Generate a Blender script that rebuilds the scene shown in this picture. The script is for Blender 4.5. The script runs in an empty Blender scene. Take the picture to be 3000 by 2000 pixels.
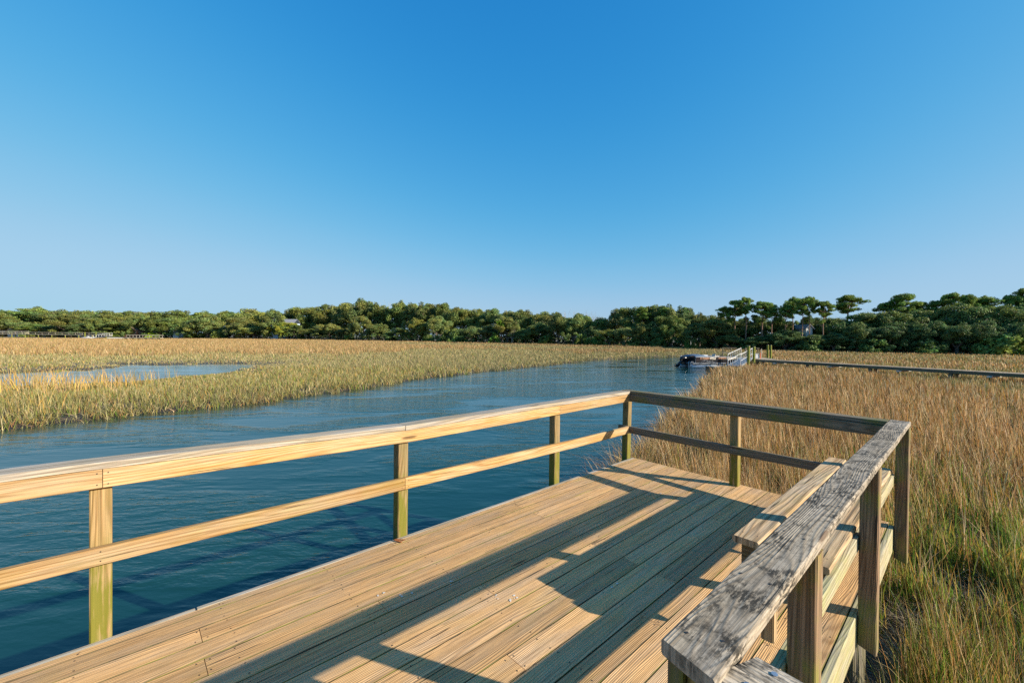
import bpy, math, random
import numpy as np
from mathutils import Vector, Matrix
R_ = math.radians
rng = np.random.default_rng(7); random.seed(7)
SC = bpy.context.scene; COL = SC.collection
# ------------------------------------------------------------------ camera
F, YAW, PITCH, ROLL = 1238.39, .8272, -.011, .0094
CAM = np.array([3.142, -5.1608, 1.6426])
def cam_rows(yaw, pitch, roll):
    cy, sy = math.cos(yaw), math.sin(yaw); cp, sp = math.cos(pitch), math.sin(pitch)
    fwd = np.array([-sy*cp, cy*cp, sp]); right = np.array([cy, sy, 0.]); up = np.cross(right, fwd)
    c, s = math.cos(roll), math.sin(roll)
    return np.array([right*c+up*s, up*c-right*s, fwd])
RW = cam_rows(YAW, PITCH, ROLL)
cd = bpy.data.cameras.new('camera'); co = bpy.data.objects.new('camera', cd); COL.objects.link(co)
m = Matrix.Identity(4)
for i in range(3):
    m[i][0] = RW[0][i]; m[i][1] = RW[1][i]; m[i][2] = -RW[2][i]; m[i][3] = CAM[i]
co.matrix_world = m
cd.sensor_width = 36; cd.lens = 36*F/3000; cd.clip_start = .05; cd.clip_end = 9000
SC.camera = co
# ------------------------------------------------------------------ sky, sun, exposure
SUN = Vector((2.11, 1.07, 1.0)).normalized()
EL = math.asin(SUN.z); AZ = math.atan2(SUN.x, SUN.y)
w = bpy.data.worlds.new('World'); SC.world = w; w.use_nodes = True
nt = w.node_tree; bg = nt.nodes['Background']
sky = nt.nodes.new('ShaderNodeTexSky'); sky.sky_type = 'NISHITA'; sky.sun_disc = False
sky.sun_elevation = EL; sky.sun_rotation = AZ; sky.ozone_density = 6.; sky.air_density = 1.0; sky.dust_density = .6; sky.altitude = 0
EXPO = .98
v1 = nt.nodes.new('ShaderNodeVectorMath'); v1.operation = 'SCALE'; v1.inputs['Scale'].default_value = .125     # film-like response of the sky colour
cv = nt.nodes.new('ShaderNodeRGBCurve'); v2 = nt.nodes.new('ShaderNodeVectorMath'); v2.operation = 'SCALE'; v2.inputs['Scale'].default_value = 1/.12/2**EXPO
for ci, (am, x0, g, ex) in enumerate([(.395, 1.62, 2.25, .18), (.655, 1.98, 1.18, .06), (.835, 1.7, 1., .0)]):
    c = cv.mapping.curves[ci]; c.points[0].location = (0, 0); c.points[1].location = (1, am+ex)
    for x in (.05, .1, .15, .2, .3, .4, .55, .72, .9): c.points.new(x, am*(1-math.exp(-(x*8/x0)**g)))
cv.mapping.extend = 'EXTRAPOLATED'; cv.mapping.update()
nt.links.new(sky.outputs[0], v1.inputs[0]); nt.links.new(v1.outputs[0], cv.inputs['Color']); nt.links.new(cv.outputs[0], v2.inputs[0]); nt.links.new(v2.outputs[0], bg.inputs[0]); bg.inputs[1].default_value = .12
ld = bpy.data.lights.new('sun', 'SUN'); ld.energy = 4.9; ld.angle = R_(.5); ld.color = (1, .895, .74)
lo = bpy.data.objects.new('sun', ld); COL.objects.link(lo); lo.rotation_euler = SUN.to_track_quat('Z', 'Y').to_euler(); lo.location = (20, 10, 30)
SC.view_settings.view_transform = 'Standard'; SC.view_settings.look = 'None'; SC.view_settings.exposure = EXPO; SC.view_settings.gamma = 1
SC.render.film_transparent = False
try:
    SC.cycles.max_bounces = 6; SC.cycles.transparent_max_bounces = 4; SC.cycles.use_denoising = False
except Exception: pass
# ------------------------------------------------------------------ helpers
def ray(u, v): return RW.T @ np.array([(u-1500)/F, (1000-v)/F, 1.])
def at_z(u, v, z):                      # the point of height z seen at photo pixel u, v
    d = ray(u, v); return CAM + d*(z-CAM[2])/d[2]
def hor(u): return 986.5+(u-1500)*.00933
def at_d(u, d, z=0.):                   # point at depth d below/above the horizon at column u
    r = ray(u, hor(u)); p = CAM + r*d; return np.array([p[0], p[1], z])
def tag(o, label=None, cat=None, group=None, kind=None):
    if label: o['label'] = label
    if cat: o['category'] = cat
    if group: o['group'] = group
    if kind: o['kind'] = kind
    return o
def empty(name, loc, rz=0.):
    o = bpy.data.objects.new(name, None); COL.objects.link(o); o.location = loc; o.rotation_euler = (0, 0, rz); o.empty_display_size = .2
    return o
def link(name, me, parent=None):
    o = bpy.data.objects.new(name, me); COL.objects.link(o)
    if parent is not None: o.parent = parent
    return o
class MB:
    def __init__(s): s.v = []; s.f = []; s.uv = []; s.rnd = []; s.mi = []; s.r = 0.
    def poly(s, pts, uvs=None, mi=0):
        b = len(s.v); s.v += [tuple(p) for p in pts]; s.f.append(list(range(b, b+len(pts))))
        s.uv += uvs if uvs else [(0, 0)]*len(pts); s.rnd.append(s.r); s.mi.append(mi)
    def grid(s, rings, us, vs, close=True, mi=0, caps=True, capmi=None, sidemi=None):
        n = len(rings[0]); b = len(s.v)
        for r in rings: s.v += [tuple(p) for p in r]
        rr = range(n if close else n-1)
        for i in range(len(rings)-1):
            for j in rr:
                k = (j+1) % n
                s.f.append([b+i*n+j, b+i*n+k, b+(i+1)*n+k, b+(i+1)*n+j])
                s.uv += [(us[i], vs[j]), (us[i], vs[j+1]), (us[i+1], vs[j+1]), (us[i+1], vs[j])]
                s.rnd.append(s.r); s.mi.append(mi if sidemi is None or j not in (1, 2, 3, 5, 6, 7) else sidemi)
        if caps:
            for i, rev in ((0, True), (len(rings)-1, False)):
                idx = [b+i*n+j for j in range(n)]
                if rev: idx = idx[::-1]
                s.f.append(idx); s.rnd.append(s.r); s.mi.append(mi if capmi is None else capmi)
                s.uv += [(us[i]+.37+.2*(s.v[q][2]), s.v[q][0]*.7+s.v[q][1]*.7) for q in idx]
    def board(s, a, b, w, t, up=(0, 0, 1), ch=.004, segs=1, mi=0, capmi=None, sk0=0., sk1=0., jit=0., sidemi=None):
        """a chamfered plank, axis a-b, width w across, thickness t along up; sk = end skew"""
        a = Vector(a); b = Vector(b); d = (b-a); L = d.length; d.normalize(); up = Vector(up)
        side = d.cross(up).normalized(); up = side.cross(d).normalized()
        s.r = random.random(); u0 = s.r*60.; v0 = random.random()*9
        hw, ht = w/2, t/2; ch = min(ch, ht*.45, hw*.45)
        prof = [(-hw+ch, -ht), (hw-ch, -ht), (hw, -ht+ch), (hw, ht-ch), (hw-ch, ht), (-hw+ch, ht), (-hw, ht-ch), (-hw, -ht+ch)]
        vs = [v0]
        for i in range(8):
            p, q = prof[i], prof[(i+1) % 8]; vs.append(vs[-1]+math.hypot(p[0]-q[0], p[1]-q[1]))
        rings = []; us = []
        for k in range(segs+1):
            f = k/segs; c = a+d*(L*f); sk = sk0*(1-f)+sk1*f if k in (0, segs) else 0
            jx = random.uniform(-jit, jit) if 0 < k < segs else 0; jz = random.uniform(-jit, jit)*.5 if 0 < k < segs else 0
            rings.append([c+side*(x+jx)+up*(y+jz)+d*(sk*x/hw) for x, y in prof]); us.append(u0+L*f)
        s.grid(rings, us, vs, True, mi, True, capmi, sidemi)
    def cyl(s, a, b, r0, r1=None, n=12, segs=1, mi=0, caps=True, wob=0.):
        a = Vector(a); b = Vector(b); r1 = r0 if r1 is None else r1; d = b-a; L = d.length; d.normalize()
        x = d.orthogonal().normalized(); y = d.cross(x); s.r = random.random(); u0 = s.r*50
        rings = []; us = []
        for k in range(segs+1):
            f = k/segs; r = r0*(1-f)+r1*f; c = a+d*(L*f)
            rings.append([c+(x*math.cos(6.28318*j/n)+y*math.sin(6.28318*j/n))*r*(1+random.uniform(-wob, wob)) for j in range(n)]); us.append(u0+L*f)
        s.grid(rings, us, [j*6.283*r0/n for j in range(n+1)], True, mi, caps)
    def tube(s, pts, rad, n=8, mi=0):
        s.r = random.random(); pts = [Vector(p) for p in pts]; rings = []; us = [0]
        if not isinstance(rad, (list, tuple)): rad = [rad]*len(pts)
        x = None
        for i, p in enumerate(pts):
            d = (pts[min(i+1, len(pts)-1)]-pts[max(i-1, 0)]).normalized()
            x = d.orthogonal().normalized() if x is None else (x-d*x.dot(d)).normalized()
            y = d.cross(x); rings.append([p+(x*math.cos(6.28318*j/n)+y*math.sin(6.28318*j/n))*rad[i] for j in range(n)])
            if i: us.append(us[-1]+(p-pts[i-1]).length)
        s.grid(rings, us, [j*.02 for j in range(n+1)], True, mi)
    def box(s, x0, x1, y0, y1, z0, z1, mi=0, ch=.004):
        s.board(((x0+x1)/2, y0, (z0+z1)/2), ((x0+x1)/2, y1, (z0+z1)/2), abs(x1-x0), abs(z1-z0), ch=ch, mi=mi)
    def build(s, name, mats, parent=None, smooth=False):
        me = bpy.data.meshes.new(name); me.from_pydata(s.v, [], s.f)
        if not isinstance(mats, (list, tuple)): mats = [mats]
        for mm in mats: me.materials.append(mm)
        uvl = me.uv_layers.new(name='UVMap'); uvl.data.foreach_set('uv', np.array(s.uv, 'f').ravel())
        at = me.attributes.new('rnd', 'FLOAT', 'FACE'); at.data.foreach_set('value', np.array(s.rnd, 'f'))
        me.polygons.foreach_set('material_index', np.array(s.mi, 'i'))
        if smooth: me.polygons.foreach_set('use_smooth', np.ones(len(s.f), bool))
        me.update()
        o = link(name, me, parent)
        if parent is not None and isinstance(parent, bpy.types.Object): # meshes are written in world space
            o.matrix_parent_inverse = Matrix.Identity(4); o.location = -Vector(ABS(parent)) if s_world[0] else (0, 0, 0)
        return o
s_world = [True]
def ABS(o):
    p = Vector(o.location)
    while o.parent: o = o.parent; p = p+Vector(o.location)
    return p
# ------------------------------------------------------------------ materials
class NB:
    def __init__(s, name):
        s.m = bpy.data.materials.new(name); s.m.use_nodes = True; s.t = s.m.node_tree; s.p = s.t.nodes['Principled BSDF']; s.n = s.t.nodes; s.out = s.t.nodes['Material Output']
    def new(s, t, **k):
        n = s.n.new(t)
        for a, b in k.items(): setattr(n, a, b)
        return n
    def L(s, a, b): s.t.links.new(a, b)
    def put(s, inp, val):
        if isinstance(val, bpy.types.NodeSocket): s.L(val, inp)
        else: inp.default_value = val
    def math(s, op, a, b=0., c=0.):
        n = s.new('ShaderNodeMath', operation=op); s.put(n.inputs[0], a); s.put(n.inputs[1], b)
        if op == 'MULTIPLY_ADD' or op == 'COMPARE': s.put(n.inputs[2], c)
        return n.outputs[0]
    def comb(s, x, y, z):
        n = s.new('ShaderNodeCombineXYZ'); s.put(n.inputs[0], x); s.put(n.inputs[1], y); s.put(n.inputs[2], z); return n.outputs[0]
    def noise(s, vec, scale, det=2., rough=.5, dist=0., dims='3D'):
        n = s.new('ShaderNodeTexNoise'); s.L(vec, n.inputs['Vector']); n.inputs['Scale'].default_value = scale; n.inputs['Detail'].default_value = det
        n.inputs['Roughness'].default_value = rough; n.inputs['Distortion'].default_value = dist; return n.outputs['Fac']
    def rng(s, v, a, b, c=0., d=1., smooth=True):
        n = s.new('ShaderNodeMapRange'); n.interpolation_type = 'SMOOTHSTEP' if smooth else 'LINEAR'
        s.put(n.inputs[0], v); n.inputs[1].default_value = a; n.inputs[2].default_value = b; n.inputs[3].default_value = c; n.inputs[4].default_value = d; return n.outputs[0]
    def mix(s, f, a, b, mode='MIX'):
        n = s.new('ShaderNodeMix', data_type='RGBA', blend_type=mode); s.put(n.inputs[0], f)
        for i, x in ((6, a), (7, b)):
            if isinstance(x, tuple): n.inputs[i].default_value = (*x, 1)
            else: s.L(x, n.inputs[i])
        return n.outputs[2]
    def bump(s, h, strength, dist, nrm=None):
        n = s.new('ShaderNodeBump'); n.inputs['Strength'].default_value = strength; n.inputs['Distance'].default_value = dist; s.L(h, n.inputs['Height'])
        if nrm is not None: s.L(nrm, n.inputs['Normal'])
        return n.outputs[0]
def wood(name, early, late, grey=(.32, .3, .27), greyamt=.4, algae=0., mildew=0., rings=9., bump=.5, green=(.2, .23, .03), lowgreen=0., streak=.5, vary=.5, ringh=None):
    ringh = rings if ringh is None else ringh
    b = NB(name); uv = b.new('ShaderNodeUVMap'); uv.uv_map = 'UVMap'; sep = b.new('ShaderNodeSeparateXYZ'); b.L(uv.outputs[0], sep.inputs[0])
    u, v = sep.outputs[0], sep.outputs[1]
    at = b.new('ShaderNodeAttribute', attribute_name='rnd'); r = at.outputs['Fac']
    geo = b.new('ShaderNodeNewGeometry'); P = geo.outputs['Position']; sp = b.new('ShaderNodeSeparateXYZ'); b.L(P, sp.inputs[0])
    rz = b.math('MULTIPLY', r, 37.)
    h = b.noise(b.comb(b.math('MULTIPLY', u, .55), b.math('MULTIPLY', v, 5.), rz), 1., 1.5, .45)
    ph = b.math('ADD', b.math('MULTIPLY', h, ringh*2.2), b.math('MULTIPLY', v, rings*6))
    wob = b.noise(b.comb(b.math('MULTIPLY', u, 3.), b.math('MULTIPLY', v, 30.), rz), 1., 2.)
    ph = b.math('ADD', ph, b.math('MULTIPLY', wob, .5))
    sn = b.math('MULTIPLY_ADD', b.math('SINE', b.math('MULTIPLY', ph, 6.283)), .5, .5)
    rg = b.math('POWER', sn, 2.2)
    fib = b.noise(b.comb(b.math('MULTIPLY', u, 5.), b.math('MULTIPLY', v, 260.), rz), 1., 3., .6)
    vor = b.new('ShaderNodeTexVoronoi'); b.L(b.comb(b.math('MULTIPLY', u, 1.1), b.math('MULTIPLY', v, 7.), rz), vor.inputs['Vector']); vor.inputs['Scale'].default_value = 1.
    kn = b.rng(vor.outputs['Distance'], .06, .105, 1., 0.)
    pat = b.noise(b.comb(b.math('MULTIPLY', u, 1.6), b.math('MULTIPLY', v, 9.), rz), 1., 4., .6)
    col = b.mix(rg, early, late)
    st = b.noise(b.comb(b.math('MULTIPLY', u, 1.1), b.math('MULTIPLY', v, 85.), rz), 1., 3., .65)
    tone = b.math('MULTIPLY_ADD', r, vary, 1-vary/2)
    g = b.math('MULTIPLY', b.rng(pat, .35, .68), greyamt*1.6); g = b.math('MINIMUM', g, .95)
    greyc = b.mix(b.math('MULTIPLY', rg, .6), grey, tuple(x*.55 for x in grey))
    col = b.mix(g, col, greyc)
    col = b.mix(b.rng(fib, .35, .7, .0, .45), col, tuple(x*.4 for x in late))
    col = b.mix(1., col, b.comb(tone, tone, tone), 'MULTIPLY')
    col = b.mix(b.math('MULTIPLY', b.rng(st, .50, .62), streak), col, tuple(x*.38 for x in late)); col = b.mix(b.math('MULTIPLY', b.rng(st, .47, .36), streak*.5), col, tuple(min(1, x*1.25) for x in early))
    # drying cracks
    crk = b.noise(b.comb(b.math('MULTIPLY', u, 1.8), b.math('MULTIPLY', v, 75.), rz), 1., 1., .4)
    crm = b.rng(crk, .705, .73); col = b.mix(b.math('MULTIPLY', crm, .8), col, (.02, .016, .012))
    col = b.mix(b.math('MULTIPLY', kn, .8), col, (.07, .035, .016))
    if mildew > 0:
        m1 = b.noise(P, 7., 5., .7); m2 = b.noise(b.comb(b.math('MULTIPLY', u, 22.), b.math('MULTIPLY', v, 90.), rz), 1., 4., .75)
        mm = b.math('MULTIPLY', b.rng(m1, .40, .60), b.rng(m2, .42, .53)); mm = b.math('MULTIPLY', mm, mildew)
        col = b.mix(mm, col, (.035, .03, .022))
        m3 = b.rng(b.noise(P, 75., 4., .75), .54, .66); col = b.mix(b.math('MULTIPLY', m3, .35*mildew), col, (.05, .045, .035))
    if algae > 0:
        an = b.noise(P, 3.2, 5., .65); an2 = b.noise(b.comb(b.math('MULTIPLY', u, 3.), b.math('MULTIPLY', v, 40.), rz), 1., 3., .6)
        am = b.math('MULTIPLY', b.rng(an, .40, .66), b.rng(an2, .3, .62))
        if lowgreen > 0:
            zz = b.rng(sp.outputs[2], lowgreen+.28, lowgreen-.25); am = b.math('MULTIPLY', b.math('ADD', am, b.math('MULTIPLY', b.rng(an2, .25, .55), .7)), b.math('MULTIPLY_ADD', zz, .85, .15))
        am = b.math('MULTIPLY', am, algae); am = b.math('MINIMUM', am, .92)
        col = b.mix(am, col, green)
    b.L(col, b.p.inputs['Base Color']); b.p.inputs['Roughness'].default_value = .78; b.p.inputs['Specular IOR Level'].default_value = .25
    hh = b.math('ADD', b.math('MULTIPLY', rg, -.5), b.math('MULTIPLY', fib, .5)); hh = b.math('SUBTRACT', hh, b.math('MULTIPLY', crm, 1.2))
    b.L(b.bump(hh, bump, .004), b.p.inputs['Normal'])
    return b.m
def plain(name, col, rough=.5, metal=0., nscale=8., var=.25, bump=0., spec=.5):
    b = NB(name); geo = b.new('ShaderNodeNewGeometry'); n = b.noise(geo.outputs['Position'], nscale, 4., .6)
    c = b.mix(b.rng(n, .3, .7), tuple(x*(1-var) for x in col), tuple(min(1, x*(1+var)) for x in col)); b.L(c, b.p.inputs['Base Color'])
    b.p.inputs['Roughness'].default_value = rough; b.p.inputs['Metallic'].default_value = metal; b.p.inputs['Specular IOR Level'].default_value = spec
    if bump: b.L(b.bump(n, bump, .01), b.p.inputs['Normal'])
    return b.m
M = {}
M['deck'] = wood('weathered_decking', (.78, .465, .20), (.49, .265, .105), grey=(.55, .395, .25), greyamt=.42, algae=.10, ringh=12, rings=19, bump=.5, streak=.42, vary=.42)
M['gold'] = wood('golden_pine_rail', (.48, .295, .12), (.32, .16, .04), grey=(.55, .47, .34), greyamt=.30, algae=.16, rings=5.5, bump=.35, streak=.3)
M['capl'] = wood('greyed_cap_rail', (.44, .37, .27), (.27, .21, .14), grey=(.42, .39, .35), greyamt=.55, algae=.08, rings=7, bump=.4)
M['capr'] = wood('mildewed_grey_cap_rail', (.49, .41, .30), (.37, .30, .21), grey=(.44, .39, .32), greyamt=.55, mildew=1., ringh=14, rings=10, bump=.5, streak=.5)
M['post'] = wood('mossy_post', (.38, .25, .12), (.22, .125, .05), grey=(.28, .23, .15), greyamt=.4, algae=1.2, lowgreen=.38, rings=7, bump=.5, green=(.13, .13, .012))
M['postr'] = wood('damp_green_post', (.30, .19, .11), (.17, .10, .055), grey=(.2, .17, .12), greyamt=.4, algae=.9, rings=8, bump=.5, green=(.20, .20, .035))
M['dark'] = wood('dark_rail_board', (.22, .17, .11), (.12, .085, .05), grey=(.17, .16, .14), greyamt=.5, algae=.85, rings=7, bump=.4, green=(.11, .13, .015))  # dark brown boards with green algae patches
M['bench'] = wood('bench_plank', (.50, .34, .185), (.29, .18, .085), grey=(.39, .33, .245), greyamt=.45, algae=.18, rings=6, bump=.6)
M['side'] = wood('lichened_board_edge', (.48, .42, .25), (.33, .27, .14), grey=(.50, .47, .36), greyamt=.5, algae=.5, rings=8, bump=.4, green=(.33, .34, .10))
M['moss'] = plain('moss_in_joints', (.16, .17, .02), .95, nscale=40, var=.5)
M['gapside'] = wood('mossy_board_side', (.14, .10, .05), (.08, .055, .03), grey=(.1, .09, .06), algae=1.3, green=(.15, .155, .02))
M['screw'] = plain('screw_heads', (.06, .05, .045), .5, .6)
M['galv'] = plain('galvanised_screws', (.45, .47, .5), .4, .8)
M['rust'] = plain('rusty_bracket', (.3, .1, .03), .8, .3, nscale=60, var=.5)
M['drop'] = plain('bird_dropping', (.6, .58, .52), .7, nscale=60)
M['pile'] = wood('old_piling', (.22, .18, .12), (.12, .09, .05), greyamt=.4, algae=.5, rings=8, bump=.9, green=(.12, .13, .02))
M['gpile'] = wood('treated_green_piling', (.23, .25, .035), (.15, .17, .02), grey=(.22, .22, .06), greyamt=.3, algae=.3, rings=9, bump=.6)
M['dockw'] = wood('distant_dock_wood', (.48, .42, .33), (.34, .28, .2), grey=(.5, .47, .42), greyamt=.5, algae=.1, rings=8, bump=.3)
M['dockr'] = wood('boardwalk_planks', (.42, .32, .20), (.27, .19, .11), grey=(.38, .33, .27), greyamt=.5, rings=8, bump=.3)
M['dockd'] = wood('distant_dock_dark_wood', (.17, .14, .10), (.10, .08, .055), grey=(.16, .15, .13), greyamt=.5, algae=.3, rings=8, bump=.3)
M['alu'] = plain('aluminium', (.36, .39, .43), .35, .55)
M['white'] = plain('white_paint', (.56, .56, .55), .5, var=.06)
M['black'] = plain('black_gelcoat', (.012, .012, .015), .25, var=.2)
M['bcover'] = plain('blue_boat_cover', (.07, .12, .19), .8, nscale=5, bump=.5)
M['tan'] = plain('bronze_panel', (.42, .32, .22), .22, .7, nscale=2.5, var=.3)
M['cream'] = plain('cream_vinyl', (.42, .38, .31), .6)
M['roofg'] = plain('grey_roof', (.2, .21, .24), .9)
M['roofr'] = plain('red_roof', (.36, .10, .06), .85)
M['bluew'] = plain('pale_blue_siding', (.42, .53, .66), .8, var=.08)
M['brick'] = plain('red_brick_wall', (.32, .14, .09), .9)
M['glass'] = plain('dark_window_glass', (.03, .04, .05), .08)
M['orange'] = plain('orange_plastic', (.7, .18, .08), .5)
M['concrete'] = plain('pale_concrete', (.5, .47, .4), .9)
# ------------------------------------------------------------------ marsh outline
bankL = [at_z(u, v, -1.35)[:2] for u, v in [(0,1262),(170,1244),(340,1225),(510,1208),(650,1193),(800,1175),(900,1161),(1004,1146),(1208,1116),(1378,1092),(1600,1071.7),(1738,1055),(1901,1046),(2010,1043),(2150,1044)]]
bankR = [at_z(u, v, -1.35)[:2] for u, v in [(2205,1054),(2120,1080),(2085,1095),(2062,1125),(2050,1150),(1990,1200),(1940,1260),(1880,1340),(1830,1400),(1760,1500)]]
creek = [np.array([-17, -40.]), np.array([-16.6, -12.])]+bankL+bankR+[np.array([.3, -.9]), np.array([.9, -3.]), np.array([1.1, -8.]), np.array([1.5, -40.])]
creek = np.array(creek)
pond = np.array([at_z(u, v, -1.35)[:2] for u, v in [(-260,1098),(20,1089),(150,1088),(300,1081),(374,1067),(560,1066),(700,1064),(790,1067),(700,1080),(600,1105),(480,1114),(330,1122),(200,1129),(0,1133),(-260,1138)]])
def sdist(x, y, poly):                  # >0 outside, <0 inside
    P = np.stack([x, y], 1); d = np.full(len(x), 1e9); ins = np.zeros(len(x), bool); n = len(poly)
    for i in range(n):
        a = poly[i]; b = poly[(i+1) % n]; e = b-a; w_ = P-a
        t = np.clip((w_ @ e)/(e @ e), 0, 1); q = w_-t[:, None]*e; d = np.minimum(d, (q*q).sum(1))
        c = ((a[1] > P[:, 1]) != (b[1] > P[:, 1])) & (P[:, 0] < (b[0]-a[0])*(P[:, 1]-a[1])/(b[1]-a[1]+1e-12)+a[0]); ins ^= c
    d = np.sqrt(d); return np.where(ins, -d, d)
_h = rng.random((256, 256))
def vn(x, y):                           # value noise
    xi = np.floor(x).astype(int); yi = np.floor(y).astype(int); fx = x-xi; fy = y-yi
    fx = fx*fx*(3-2*fx); fy = fy*fy*(3-2*fy)
    a = _h[xi & 255, yi & 255]; b = _h[(xi+1) & 255, yi & 255]; c = _h[xi & 255, (yi+1) & 255]; d = _h[(xi+1) & 255, (yi+1) & 255]
    return (a*(1-fx)+b*fx)*(1-fy)+(c*(1-fx)+d*fx)*fy
def fbm(x, y, s): return (vn(x*s, y*s)+.5*vn(x*s*2.1+7, y*s*2.1+3)+.25*vn(x*s*4.3+1, y*s*4.3+9))/1.75
def edge_depth(u):                      # depth at which the marsh meets the trees
    return np.interp(u, [-900, 0, 500, 800, 1200, 1500, 1800, 2100, 2400, 3000, 3900], [260, 250, 245, 228, 192, 160, 128, 108, 94, 80, 70])
def uof(x, y):
    dx = x-CAM[0]; dy = y-CAM[1]; dep = RW[2][0]*dx+RW[2][1]*dy; lat = RW[0][0]*dx+RW[0][1]*dy
    return np.where(dep > .1, 1500+F*lat/np.maximum(dep, .1), np.where(lat > 0, 9e3, -9e3)), dep
def creek_sd(x, y):
    j = (fbm(x, y, 1.3)-.5)*.9+(fbm(x+50, y, .35)-.5)*1.1
    dist = np.hypot(x-CAM[0], y-CAM[1]); k = np.clip(dist/20, .15, 1.6)
    return sdist(x, y, creek)+j*k*.7
def pond_sd(x, y): return sdist(x, y, pond)+(fbm(x, y, .45)-.5)*5.
def gz(x, y, sc=None, sp=None):
    sc = creek_sd(x, y) if sc is None else sc; sp = pond_sd(x, y) if sp is None else sp
    s = np.minimum(sc, sp+.1)
    z = np.interp(s, [-3, -.6, 0, .25, .8, 2.5], [-2.4, -1.8, -1.37, -1.31, -1.25, -1.17])
    z = np.where((sp < sc) & (s < .5), np.maximum(z, -1.46), z)
    u, dep = uof(x, y); e = edge_depth(u); z = z+np.clip((dep-e)/10, 0, 1)*.45*(dep > 1)
    return z+(fbm(x, y, 1.7)-.5)*.07
# ------------------------------------------------------------------ ground and water
def make_ground():
    rad = np.concatenate([[0.], np.geomspace(.8, 5000, 330)])
    fa = math.atan2(RW[2][1], RW[2][0])
    ang = np.concatenate([np.linspace(fa-1.15, fa+1.15, 760), np.linspace(fa+1.15, fa-1.15+2*math.pi, 120)[1:-1]])
    n, k = len(rad), len(ang)
    A, Rr = np.meshgrid(ang, rad); x = (CAM[0]+Rr*np.cos(A)).ravel(); y = (CAM[1]+Rr*np.sin(A)).ravel()
    sc = creek_sd(x, y); sp = pond_sd(x, y); z = gz(x, y, sc, sp)
    i = np.arange(n-1)[:, None]*k; j = np.arange(k)[None, :]; jn = (j+1) % k
    q = np.stack([i+j, i+k+j, i+k+jn, i+jn], -1).reshape(-1, 4)
    me = bpy.data.meshes.new('marsh_ground'); me.vertices.add(n*k); me.vertices.foreach_set('co', np.stack([x, y, z], 1).ravel())
    me.loops.add(len(q)*4); me.loops.foreach_set('vertex_index', q.ravel().astype('i')); me.polygons.add(len(q))
    me.polygons.foreach_set('loop_start', (np.arange(len(q))*4).astype('i')); me.polygons.foreach_set('use_smooth', np.ones(len(q), bool))
    at = me.attributes.new('thatch', 'FLOAT', 'POINT'); dist = np.hypot(x-CAM[0], y-CAM[1])
    at.data.foreach_set('value', (np.clip((dist-22)/50, 0, 1)*np.clip(np.minimum(sc, sp+.1)/1.5, 0, 1)).astype('f'))
    me.update(); me.validate()
    b = NB('marsh_mud'); geo = b.new('ShaderNodeNewGeometry'); P = geo.outputs['Position']
    n1 = b.noise(P, 2.2, 6., .65); n2 = b.noise(P, 30., 4., .7); at = b.new('ShaderNodeAttribute', attribute_name='thatch'); th = at.outputs['Fac']
    mud = b.mix(b.rng(n1, .35, .65), (.018, .015, .011), (.055, .043, .028)); mud = b.mix(b.rng(n2, .58, .68), mud, (.16, .115, .065)); n2 = b.math('ADD', n2, b.noise(P, 90., 3., .7))
    straw = b.mix(b.rng(b.noise(P, .08, 4., .6), .4, .6), (.24, .165, .08), (.19, .165, .075))
    straw = b.mix(b.rng(b.noise(P, 3., 5., .7), .35, .7), straw, (.11, .08, .04))
    b.L(b.mix(b.math('MULTIPLY', th, .95), mud, straw), b.p.inputs['Base Color'])
    b.L(b.rng(n1, .3, .7, .35, .85), b.p.inputs['Roughness']); b.L(b.bump(b.math('ADD', n1, b.math('MULTIPLY', n2, .4)), .7, .06), b.p.inputs['Normal'])
    me.materials.append(b.m); o = link('marsh_ground', me); tag(o, kind='structure')
make_ground()
def make_water():
    b = NB('creek_water'); geo = b.new('ShaderNodeNewGeometry'); P = geo.outputs['Position']
    def aniso(ang, sy):
        m1 = b.new('ShaderNodeMapping'); b.L(P, m1.inputs[0]); m1.inputs['Rotation'].default_value = (0, 0, R_(-ang))
        m2 = b.new('ShaderNodeMapping'); b.L(m1.outputs[0], m2.inputs[0]); m2.inputs['Scale'].default_value = (1., sy, 1.); return m2
    mp = aniso(52, 2.6); mp2 = aniso(30, 2.2)
    a1 = b.noise(mp.outputs[0], 1.5, 3., .5, .5); a2 = b.noise(mp2.outputs[0], 5.5, 3., .6, .4); a3 = b.noise(mp.outputs[0], .16, 3., .55, 1.)
    sx = b.new('ShaderNodeSeparateXYZ'); b.L(P, sx.inputs[0]); calm = b.rng(sx.outputs[0], -31., -26., .25, 1.); amp = b.math('MULTIPLY', b.rng(a3, .38, .62, .22, 1.), calm); h = b.math('MULTIPLY', b.math('ADD', b.math('MULTIPLY', a1, 1.), b.math('ADD', b.math('MULTIPLY', a2, .30), b.math('MULTIPLY', b.noise(mp2.outputs[0], 14., 2., .5), .05))), amp)
    b.L(b.mix(b.rng(a3, .3, .7), (.004, .031, .028), (.008, .042, .036)), b.p.inputs['Base Color'])
    b.p.inputs['Subsurface Weight'].default_value = 0.; b.p.inputs['Subsurface Radius'].default_value = (.5, 1., 1.1); b.p.inputs['Subsurface Scale'].default_value = 2.
    b.p.inputs['Roughness'].default_value = .05; b.p.inputs['IOR'].default_value = 1.333; b.p.inputs['Specular IOR Level'].default_value = .75
    b.L(b.bump(h, 1., .036), b.p.inputs['Normal'])
    mb = MB(); L = 1500
    mb.poly([(-L, -L, -1.35), (L, -L, -1.35), (L, L, -1.35), (-L, L, -1.35)])
    s_world[0] = False; o = mb.build('creek_water', b.m); s_world[0] = True; tag(o, kind='structure')
make_water()
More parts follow.
